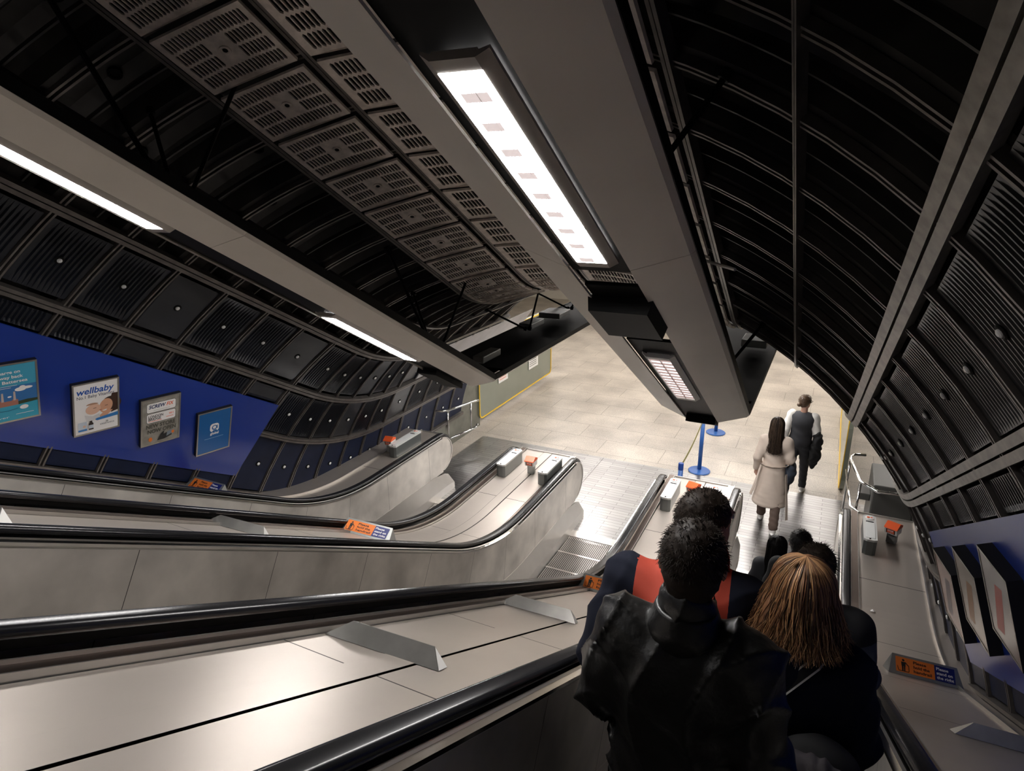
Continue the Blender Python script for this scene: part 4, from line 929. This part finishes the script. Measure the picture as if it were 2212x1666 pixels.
def person(pos, Ht, yaw, label, group=None, lean=0.0, head=(0, 0, 0), arms=((0, 0), (0, 0)), step=0.0, lift=0.0, vox=.011, skin=SKIN, top=None, trousers=None, shoes=None, hair=None, extra=None, width=1.0):
    """local frame: feet at the origin, facing +Y, 1.75 m tall; head=(turn, dx, dy); arms: ((elbow dy, wrist dy), ...) left, right"""
    k = Ht/1.75; cy, sy = math.cos(yaw), math.sin(yaw); px, py, pz = pos
    def T(V):
        V = np.atleast_2d(V)*k; return np.stack([px+V[:, 0]*cy-V[:, 1]*sy, py+V[:, 0]*sy+V[:, 1]*cy, pz+V[:, 2]], 1)
    e = empty('person', pos, label, 'person', group)
    L = lambda x, y, z: (x*width, y+lean*max(0, z-.95), z)
    J = {}
    ht, hx, hy = head; hc = np.array(L(0, .02, 1.645))+np.array([hx, hy, 0]); J['head'] = hc
    fy = {-1: step, 1: -step*.9}
    for sd in (-1, 1):
        J['sh', sd] = L(sd*.175, -.01, 1.425); ed, wd = arms[0 if sd < 0 else 1]
        J['el', sd] = L(sd*.235, -.04+ed, 1.15+abs(ed)*.25); J['wr', sd] = L(sd*(.245-abs(wd)*.18), -.0+wd, .91+abs(wd)*.55)
        J['hip', sd] = (sd*.09, 0, .92); J['kn', sd] = (sd*.095, .02+fy[sd]*.5, .49+(lift*.3 if fy[sd] < 0 else 0)); J['an', sd] = (sd*.10, -.02+fy[sd], .085+(lift if fy[sd] < 0 else 0))
    J_ = J
    lo, hi = (-.42, -.42, -.01), (.42, .42, 1.80)
    # body
    b = Field(lo, hi, vox)
    b.ell(L(0, 0, .96), (.135, .095, .11)); b.ell(L(0, 0, 1.12), (.115, .085, .15), .05); b.ell(L(0, 0, 1.30), (.145, .10, .15), .05)
    b.cone(L(-.14, -.005, 1.415), L(.14, -.005, 1.415), .05, .05, .05); nk = hc+np.array([0, -.035, -.07]); b.cone(L(0, -.012, 1.42), nk, .056, .052, .03)
    ca, sa = math.cos(ht), math.sin(ht)
    H = lambda x, y, z: (hc[0]+x*ca-y*sa, hc[1]+x*sa+y*ca, hc[2]+z)
    b.ell(H(0, -.012, .018), (.073, .094, .088), .02, yaw=ht); b.ell(H(0, .028, -.055), (.054, .058, .062), .03, yaw=ht); b.ell(H(0, .080, -.102), (.022, .018, .016), .02)
    b.cone(H(0, .078, .01), H(0, .098, -.028), .009, .014, .012); b.ell(H(0, .079, .028), (.045, .012, .010), .015, yaw=ht)
    b.ell(H(0, .082, -.062), (.022, .012, .008), .008, yaw=ht)
    for sd in (-1, 1):
        b.ell(H(sd*.030, .090, .008), (.014, .012, .009), 0, 's'); b.ell(H(sd*.078, -.010, -.012), (.010, .020, .032), .008, yaw=ht)
        b.cone(J['sh', sd], J['el', sd], .047, .037, .02); b.cone(J['el', sd], J['wr', sd], .037, .025, .02)
        wr = np.array(J['wr', sd]); dr = wr-np.array(J['el', sd]); dr /= np.linalg.norm(dr); sdv = np.cross(dr, [sd, 0, 0]); sdv /= np.linalg.norm(sdv)+1e-9
        pm = wr+dr*.05; b.cone(wr, pm+dr*.03, .024, .030, .015)
        for f_ in range(4):
            o = (f_-1.5)*.019; a0 = wr+dr*.085+sdv*o; ln = (.052, .066, .060, .045)[f_]; inn = np.array([-sd*.012, 0, 0])
            m1 = a0+dr*ln*.6+inn*.6; b.cone(a0, m1, .0095, .0085, .006); b.cone(m1, a0+dr*ln+inn*2.4, .0085, .0075, .004)
        th = wr+dr*.03+sdv*.024; b.cone(th, th+dr*.045+sdv*.02+np.array([-sd*.012, 0, 0]), .012, .009, .008)
        b.cone(J['hip', sd], J['kn', sd], .078, .052, .03); b.cone(J['kn', sd], J['an', sd], .052, .036, .02)
        an = np.array(J['an', sd]); b.cone(an, an+[0, -.01, -.035], .034, .032, .02); b.cone(an+[0, .0, -.045], an+[0, .14, -.052], .034, .028, .02)
    b.D = b.D+.0; fmesh('body', b, skin, e, T)
    for sd in (-1, 1):
        bb = B(); c = T(H(sd*.030, .0805, .008))[0]; bb.lathe([(.001, -.009), (.007, -.006), (.009, 0), (.007, .006), (.001, .009)], c, 10); bb.build('eye', EYE, e, smooth=True)
    if trousers:
        m, zt, fl = trousers; g = Field((-.35, -.42, 0), (.35, .42, 1.15), vox)
        g.ell(L(0, 0, .97), (.158, .118, .13)); 
        for sd in (-1, 1):
            g.cone((sd*.085, 0, .90), J['kn', sd], .100, .068, .04); an = np.array(J['an', sd]); g.cone(J['kn', sd], an+[0, .0, .02], .068, .055+fl, .02)
            g.ell(tuple(an+[0, .03, -.10]), (.2, .25, .085), 0, 's')
        g.ripple(lambda X, Y, Z: .0035*np.sin(Z*60+X*30+3*np.sin(Y*25))); fmesh('trousers', g, m, e, T)
    if shoes:
        for sd in (-1, 1):
            an = np.array(J['an', sd]); g = Field((an[0]-.09, an[1]-.14, an[2]-.11), (an[0]+.09, an[1]+.24, an[2]+.08), .008)
            up = .05 if fy[sd] < 0 and lift else 0
            g.cone(an+[0, -.015, -.01], an+[0, -.02, -.045], .044, .042, .02); g.cone(an+[0, .0, -.045], an+[0, .15, -.050], .042, .036, .02); g.ell(tuple(an+[0, .05, -.068]), (.050, .150, .018), .01)
            fmesh('shoe', g, shoes, e, T)
    if top:
        m, zb, flare, puff, zones, fold = top['m'], top['z'], top.get('flare', 0), top.get('puff', .022), top.get('zones'), top.get('fold', .006)
        g = Field((-.46, -.46, zb-.05), (.46, .46, 1.60), vox*.9)
        g.ell(L(0, -.01, 1.31), (.158+puff*.8, .108+puff, .17), .04); g.ell(L(0, 0, 1.12), (.132+puff, .100+puff, .17), .05); g.ell(L(0, 0, .98), (.150+puff, .112+puff, .14), .05)
        g.cone(L(-.13, -.008, 1.400), L(.13, -.008, 1.400), .058+puff*.4, .058+puff*.4, .07)
        if zb < .8:
            for z_ in np.arange(.92, zb-.04, -.07): q = (.92-z_)/max(.1, .92-zb); g.ell((0, 0, z_), (.165+puff+flare*q, .125+puff+flare*q*1.1, .10), .04)
        if top.get('sleeves', True):
            for sd in (-1, 1):
                el = np.array(J['el', sd]); wr = np.array(J['wr', sd])
                g.cone(np.array(J['sh', sd])+[0, 0, -.012], el, .060+puff*.40, .050+puff*.45, .07); g.cone(el, wr-(wr-el)*.08, .050+puff*.45, .040+puff*.4, .03)
                d = (wr-el)/np.linalg.norm(wr-el); c0 = wr+d*.03
                g.cone(wr+d*.012, wr+d*.10, .045, .06, 0, 's')
        if top.get('collar', True): g.cone(L(0, -.012, 1.44), nk+np.array([0, -.004, -.035]), .085, .074, .02)
        if top.get('hood'): g.ell(L(0, -.09, 1.46), (.12, .07, .075), .03)
        g.cone(nk+np.array([0, .012, -.03]), nk+np.array([0, .02, .10]), .060, .085, 0, 's')
        f1 = fold
        g.ripple(lambda X, Y, Z: f1*np.sin(Z*26+5*np.sin(X*8+Y*5+1)+2*np.sin(Z*11))*np.clip(1.5-np.abs(Z-1.12)*2.4, .25, 1)+f1*.35*np.sin(X*26+Z*19+3*np.sin(Y*12+Z*5)))
        if top.get('crease'):
            ca_ = top['crease']; g.ripple(lambda X, Y, Z: -ca_*(1-np.abs(np.sin(Z*17+7*np.abs(X)+2.2*np.sin(X*11+1.3)+1.5*np.sin(Y*14))))**3*np.clip((np.abs(X)-.06)*9, .15, 1)-ca_*.8*(1-np.abs(np.sin(X*21+2.5*np.sin(Z*6+.7)+Z*5)))**4)
        g.below(zb); fmesh('jacket' if not top.get('name') else top['name'], g, m, e, T, zones=zones)
    if hair: hair(e, T, H, hc, ht, J)
    if extra: extra(e, T, H, hc, J, L, vox)
    return e
def strands(name, curves, m, parent, r):
    V = []; F = []
    for pts in curves:
        n0 = len(V); pts = np.array(pts); n = len(pts)
        d = np.gradient(pts, axis=0); d /= np.linalg.norm(d, axis=1)[:, None]+1e-9
        u = np.cross(d, [.3, .9, .31]); u /= np.linalg.norm(u, axis=1)[:, None]+1e-9; v = np.cross(d, u)
        for i in range(n):
            rr = r*(1-.75*i/(n-1))
            for a in (0, 2.094, 4.189): V.append(pts[i]+(u[i]*math.cos(a)+v[i]*math.sin(a))*rr)
        F += [(n0+i*3+j, n0+i*3+(j+1) % 3, n0+(i+1)*3+(j+1) % 3, n0+(i+1)*3+j) for i in range(n-1) for j in range(3)]
    mk(name, V, F, m, parent, True)
def short_hair(m, n=900, ln=.018, fringe=0.0, vox=.008, thick=.0):
    def f(e, T, H, hc, ht, J):
        g = Field(hc-[.14, .16, .13], hc+[.14, .16, .14], vox)
        g.ell(H(0, -.018, .026), (.082+thick, .100+thick, .092+thick), .02, yaw=ht); g.ell(H(0, -.058, -.030), (.064, .050, .062), .03, yaw=ht)
        g.ell(H(0, .118, -.03), (.085, .075, .095), 0, 's', yaw=ht)
        for sd in (-1, 1): g.ell(H(sd*.085, .012, -.045), (.022, .045, .050), 0, 's', yaw=ht)
        g.ell(H(0, -.03, -.135), (.09, .09, .055), 0, 's', yaw=ht)
        g.ripple(lambda X, Y, Z: .0022*np.sin(X*150+3*np.sin(Z*60))*np.sin(Y*130+Z*90)+.0015*np.sin(Z*210+X*70))
        fmesh('hair', g, m, e, T, 0)
        C = []
        for _ in range(n):
            a = rs.uniform(0, 2*math.pi); z = rs.uniform(-.25, 1); rr_ = math.sqrt(max(0, 1-z*z)); p = np.array([rr_*math.cos(a), rr_*math.sin(a), z])
            if p[1] > .45 and z < .45: continue
            q = p*[.083+thick, .101+thick, .093+thick]+[0, -.018, .026]; d = p*rs.uniform(.5, 1)+np.array([rs.normal()*.5, -.55+rs.normal()*.4, -.25+rs.normal()*.3]); d /= np.linalg.norm(d)
            l = ln*rs.uniform(.6, 1.5); C.append([T(H(*(q-p*.004)))[0], T(H(*(q+d*l*.5)))[0], T(H(*(q+d*l+np.array([0, 0, -.2*l]))))[0]])
        strands('hair_strand_layer', C, m, e, .0013)
    return f
def long_hair(ms, zb, n, rad=(.098, .112), flare=.02, wave=.004, r=.0022, vox=.009, back=.0, front=.35):
    def f(e, T, H, hc, ht, J):
        g = Field(hc-[.22, .24, zb+.06], hc+[.22, .24, .16], vox)
        g.ell(H(0, -.014, .024), (.088, .105, .098), .02, yaw=ht)
        for i in range(9):
            q = i/8; z = -.02-(zb-.03)*q; g.ell(H(0, -.030-.012*q-back*q, z), (rad[0]*(.93+.0*q)+flare*q, (rad[1]-.03)+flare*q*.4, .05), .03, yaw=ht)
        g.ell(H(0, .135, -.06-zb*.4), (.085, .10, .12+zb*.5), 0, 's', yaw=ht)
        g.ripple(lambda X, Y, Z: .003*np.sin(X*110+5*np.sin(Z*9))+.002*np.sin(Y*140+4*np.sin(Z*13)))
        fmesh('hair', g, ms[0], e, T, 1)
        C = [[] for _ in ms]
        for _ in range(n):
            a = rs.uniform(math.radians(50-360*front*.0), math.radians(50)); a = rs.uniform(0, 2*math.pi)
            if math.sin(a) > front+.25: continue
            px_, py_ = math.cos(a), math.sin(a); off = rs.uniform(0, .010); pts = []; ph = rs.uniform(0, 6.28); sp = rs.uniform(.2, 1.25); lenf = rs.uniform(.86, 1.08)
            for i in range(15):
                q = i/14
                if q < .35:
                    th = q/.35*math.pi/2; rx = math.sin(th*.98+.02); p = np.array([px_*rx*(.090+off), py_*rx*(.107+off)-.014, math.cos(th)*(.100+off)+.022])
                else:
                    w_ = (q-.35)/.65; fx = .090+off+(rad[0]-.088+flare)*w_; fy_ = .107+off+(rad[1]-.105+flare*.5)*w_
                    p = np.array([px_*fx, py_*fy_-.014-(.012+back)*w_, .022-(zb+.022)*lenf*w_])
                wv = wave*q; p += [wv*math.sin(ph+q*9*sp), wv*math.cos(ph*1.7+q*8*sp), 0]
                if q > .85: p[:2] *= 1+.10*(q-.85)/.15*rs.uniform(-.6, 1.2)
                pts.append(T(H(*p))[0])
            C[0 if rs.rand() < .25 else rs.randint(len(ms))].append(pts)
        for i, m in enumerate(ms): C[i] and strands('hair_strand_layer', C[i], m, e, r)
    return f
def strap(name, pts, w_, m, e, T, edge=None):
    P = [Vector(T(p)[0]) for p in pts]; b = B(); n = len(P); V = []
    cpt = Vector(T((0, 0, 1.2))[0])
    for i, p in enumerate(P):
        d = (P[min(i+1, n-1)]-P[max(i-1, 0)]).normalized(); o = (p-cpt); o = (o-d*o.dot(d)).normalized(); s_ = d.cross(o)
        for u in (-w_, -w_*.72, w_*.72, w_): V.append(p+s_*u+o*.002)
        for u in (w_, -w_): V.append(p+s_*u-o*.002)
    for i in range(n-1):
        for j in range(6): b.add([V[i*6+j], V[i*6+(j+1) % 6], V[(i+1)*6+(j+1) % 6], V[(i+1)*6+j]], [(0, 1, 2, 3)], 1 if (edge and j in (0, 2)) else 0)
    return b.build(name, [m, edge or m], e)
# A nearest man
def xa(e, T, H, hc, J, L, vox):
    g = Field((-.2, -.2, 1.36), (.2, .2, 1.60), .008); g.cone(hc+[0, -.04, -.135], hc+[0, -.038, -.085], .066, .062, .0); g.cone(hc+[0, -.03, -.14], hc+[0, -.03, -.05], .056, .056, 0, 's'); g.above(hc[2]-.088)
    fmesh('shirt_collar', g, WHC, e, T)
    g = Field((-.25, -.25, 1.30), (.25, .2, 1.58), .009); g.cone(hc+[0, -.045, -.165], hc+[0, -.045, -.115], .098, .080, .0); g.cone(hc+[0, -.035, -.17], hc+[0, -.035, -.08], .068, .068, 0, 's'); g.above(hc[2]-.108); fmesh('jacket_collar', g, LEATH, e, T)
person((-.245, 1.53, 2.008), 1.80, .0, 'person in a dark leather jacket with short dark hair, nearest the camera', lean=.03, head=(.12, -.0, 0), arms=((.06, .22), (.02, .10)), vox=.010,
       top=dict(m=LEATH, z=.86, puff=.032, fold=.005, crease=.017), trousers=(BLKC, 0, 0), shoes=SHOEB, hair=short_hair(HDK, 1300, .011, thick=.0), extra=xa, width=.97)
# B navy and red tracksuit
def zb_(c):
    z = c[:, 2]; ax = np.abs(c[:, 0]); yoke = (z > 1.335) & (ax > .055) & (ax < .150) & (z < 1.60); low = (z < .985) & (ax < .20)
    return np.where(yoke, 1, np.where((z < 1.245) & (z > 1.12) & (ax < .15), 1, np.where((z >= 1.245) & (z < 1.285) & (ax < .16), 2, 0)))
person((-.345, 2.02, 1.777), 1.86, .10, 'person in a navy jacket with red shoulder panels, short dark hair, looking right', lean=.07, head=(-.75, .055, .02), arms=((-.02, .12), (.05, .20)), vox=.011, skin=SKIN,
       top=dict(m=[NAVYC, REDC, BLKC], crease=.008, z=.78, puff=.050, zones=zb_, fold=.008), trousers=(NAVYC, 0, .01), shoes=SHOEB, hair=short_hair(HDK, 1100, .008, thick=-.004), width=1.08)
# C woman with bob
def xc(e, T, H, hc, J, L, vox):
    strap('bag_strap', [(.10, .02, 1.50), (.05, -.10, 1.46), (-.03, -.135, 1.36), (-.10, -.145, 1.24), (-.165, -.12, 1.12), (-.19, -.06, 1.02)], .020, BLKC, e, T, WHC)
def xc_bag(pos, yaw, k):
    px, py, pz = pos; T = lambda V: np.stack([px+np.atleast_2d(V)[:, 0]*k, py+np.atleast_2d(V)[:, 1]*k, pz+np.atleast_2d(V)[:, 2]*k], 1)
    e = empty('shoulder_bag', pos, 'black soft bag with a dim grey cloth tucked in, behind the brown bobbed hair', 'bag')
    g = Field((-.22, -.16, -.26), (.22, .16, .22), .010); g.ell((0, 0, -.06), (.155, .085, .17), .03); g.ell((0, .0, .06), (.125, .07, .10), .04); g.ripple(lambda X, Y, Z: .006*np.sin(Z*40+5*np.sin(X*12))+.004*np.sin(X*60+Z*20)); fmesh('bag_body', g, BLKC, e, T)
    g = Field((-.2, -.2, -.12), (.2, .1, .22), .009); g.ell((-.03, -.06, .09), (.10, .045, .05), .02); g.cone((-.10, -.07, .10), (.02, -.10, -.02), .030, .018, .02); g.cone((.0, -.08, .12), (.10, -.07, .04), .028, .02, .02); g.ripple(lambda X, Y, Z: .006*np.sin(Z*70+9*np.sin(X*20))); fmesh('tucked_cloth', g, mat('cloth_dim_grey', (.035, .030, .034), .9), e, T)
person((.05, 2.02, 1.777), 1.72, -.03, 'person with brown shoulder-length bobbed hair and a dark navy coat, bag strap across the back', lean=.0, head=(.05, -.02, .0), arms=((.03, .12), (.02, .10)), vox=.011, skin=SKIN2,
       top=dict(m=NAVYC, z=.72, puff=.028, fold=.006, crease=.008), trousers=(BLKC, 0, 0), shoes=SHOEB, hair=long_hair([HBR, HMID, HBL, HBL], .150, 1700, rad=(.110, .122), flare=.030, wave=.014, r=.0026), extra=xc, width=.90)
xc_bag((.15, 1.83, 2.86), 0, 1.0)
# D
def zd(c): return np.where(c[:, 2] < 1.36, 1, 0)
person((.125, 3.14, 1.085), 1.84, -.05, 'person with short dark hair and a slate jacket, directly beyond the woman with brown hair', lean=.03, head=(-.15, -.03, 0), arms=((.03, .15), (.03, .15)), vox=.013,
       top=dict(m=[BLKC, SLATE], z=.80, puff=.035, zones=zd, hood=True), trousers=(BLKC, 0, 0), shoes=SHOEB, hair=short_hair(HDK, 900, .022, thick=.006), width=1.0)
# E and F near the foot
person((.02, 5.38, .02), 1.80, 0, 'person with short black curly hair near the foot of the escalator', head=(.1, 0, 0), vox=.014, top=dict(m=BLKC, z=.85, puff=.02), trousers=(BLKC, 0, 0), shoes=SHOEB, hair=short_hair(HBLK, 900, .012, thick=.004), width=.86)
person((-.165, 5.72, .006), 1.53, 0, 'person with long straight black hair near the foot of the escalator', vox=.014, top=dict(m=CHAR, z=.80, puff=.02), trousers=(BLKC, 0, 0), shoes=SHOEB, hair=long_hair([HBLK, HBLK], .34, 700, back=.06, rad=(.094, .108), flare=.0, wave=.003), width=.86)
# G beige coat
def xg(e, T, H, hc, J, L, vox):
    strap('coat_belt', [(.21, .04, 1.06), (.19, -.06, 1.055), (.10, -.145, 1.05), (0, -.165, 1.045), (-.10, -.15, 1.045), (-.185, -.07, 1.05), (-.205, .03, 1.05)], .024, BEIGE, e, T)
    strap('belt_end', [(-.17, -.10, 1.04), (-.20, -.13, .88), (-.235, -.15, .70), (-.27, -.15, .56)], .020, BEIGE, e, T)
    strap('belt_end', [(.19, -.13, .96), (.22, -.17, .70), (.25, -.20, .46), (.27, -.20, .26)], .020, BEIGE, e, T)
person((-.43, 8.78, .008), 1.585, .04, 'person in a long beige belted coat with long dark hair, walking onto the landing', lean=.03, head=(.0, -.01, 0), arms=((-.04, .02), (.02, .12)), step=.26, lift=.03, vox=.010, skin=SKIN2,
       top=dict(m=BEIGE, z=.40, flare=.065, puff=.022, fold=.004, name='coat'), trousers=(BRNT, 0, .012), shoes=SHOEW, hair=long_hair([HDK, HDK, HMID], .38, 1100, back=.065, rad=(.096, .112), flare=.012, wave=.006, r=.002), extra=xg, width=.96)
def bag2(pos, label, r, m, tails=True):
    px, py, pz = pos; T = lambda V: np.atleast_2d(V)+np.array([[px, py, pz]]); e = empty('handbag', pos, label, 'bag')
    g = Field((-.2, -.2, -.3), (.2, .2, .3), .010); g.ell((0, 0, -.04), r, .03); g.ell((0, 0, .06), (r[0]*.7, r[1]*.8, r[2]*.8), .04); g.ripple(lambda X, Y, Z: .005*np.sin(X*50+Z*20)+.004*np.sin(Z*60)); fmesh('bag_body', g, m, e, T)
    b = B(); b.tube([T((-.03, 0, .12))[0], T((-.08, 0, .26))[0], T((-.10, .0, .34))[0], T((-.05, 0, .36))[0], T((.02, .0, .13))[0]], .008, 8); b.build('handle', m, e, smooth=True)
bag2((-.225, 8.86, .86), 'dark denim bag hanging at the right side of the person in the beige coat', (.085, .13, .165), mat('denim_bag', (.035, .045, .065), .8))
# H vest
def xh(e, T, H, hc, J, L, vox):
    g = Field((-.4, -.4, .9), (.4, .4, 1.55), .011)
    for sd in (-1, 1):
        g.cone(J['sh', sd], J['el', sd], .075, .068, .02); el = np.array(J['el', sd]); wr = np.array(J['wr', sd]); g.cone(el, wr-(wr-el)*.1, .068, .045, .02)
    g.ripple(lambda X, Y, Z: .005*np.sin(Z*50+X*40)); fmesh('sleeves', g, WHC, e, T)
    g = Field(hc-[.15, .2, .12], hc+[.15, .1, .12], .008); g.ell(H(-.03, -.125, -.035), (.034, .036, .034), .01); g.cone(H(0, -.09, -.02), H(-.03, -.125, -.035), .03, .03, .01); fmesh('hair_bun', g, HMID, e, T)
    pts = []
    b = B(); b.tube([T(H(.078, .0, .0))[0], T(H(.078, .06, .008))[0], T(H(.06, .10, .006))[0], T(H(0, .108, .008))[0]], .003, 6); b.build('glasses', BLACK, e)
person((-.165, 9.98, .008), 1.565, -.12, 'person with brown hair in a bun, dark vest over white sleeves, farthest down the landing', lean=.05, head=(-.45, .0, .01), arms=((-.03, .02), (.03, .14)), step=-.22, lift=.05, vox=.011, skin=SKIN2,
       top=dict(m=CHAR, z=.80, puff=.040, sleeves=False, fold=.004, name='vest', collar=False), trousers=(CHAR, 0, .005), shoes=SHOEW, hair=short_hair(HMID, 900, .02, thick=.004), extra=xh, width=1.0)
px, py, pz = .065, 9.93, .82
T_ = lambda V: np.atleast_2d(V)+np.array([[px, py, pz]])
e = empty('folded_coat', (px, py, pz), 'black coat carried over the right arm of the person in the dark vest', 'coat')
g = Field((-.16, -.16, -.34), (.16, .16, .30), .010); g.ell((0, 0, .10), (.075, .085, .17), .04); g.ell((-.01, 0, -.10), (.085, .07, .17), .04); g.cone((-.03, 0, -.18), (-.03, 0, -.29), .05, .04, .02); g.ripple(lambda X, Y, Z: .008*np.sin(X*60+6*np.sin(Z*14))); fmesh('coat_cloth', g, BLKC, e, T_)
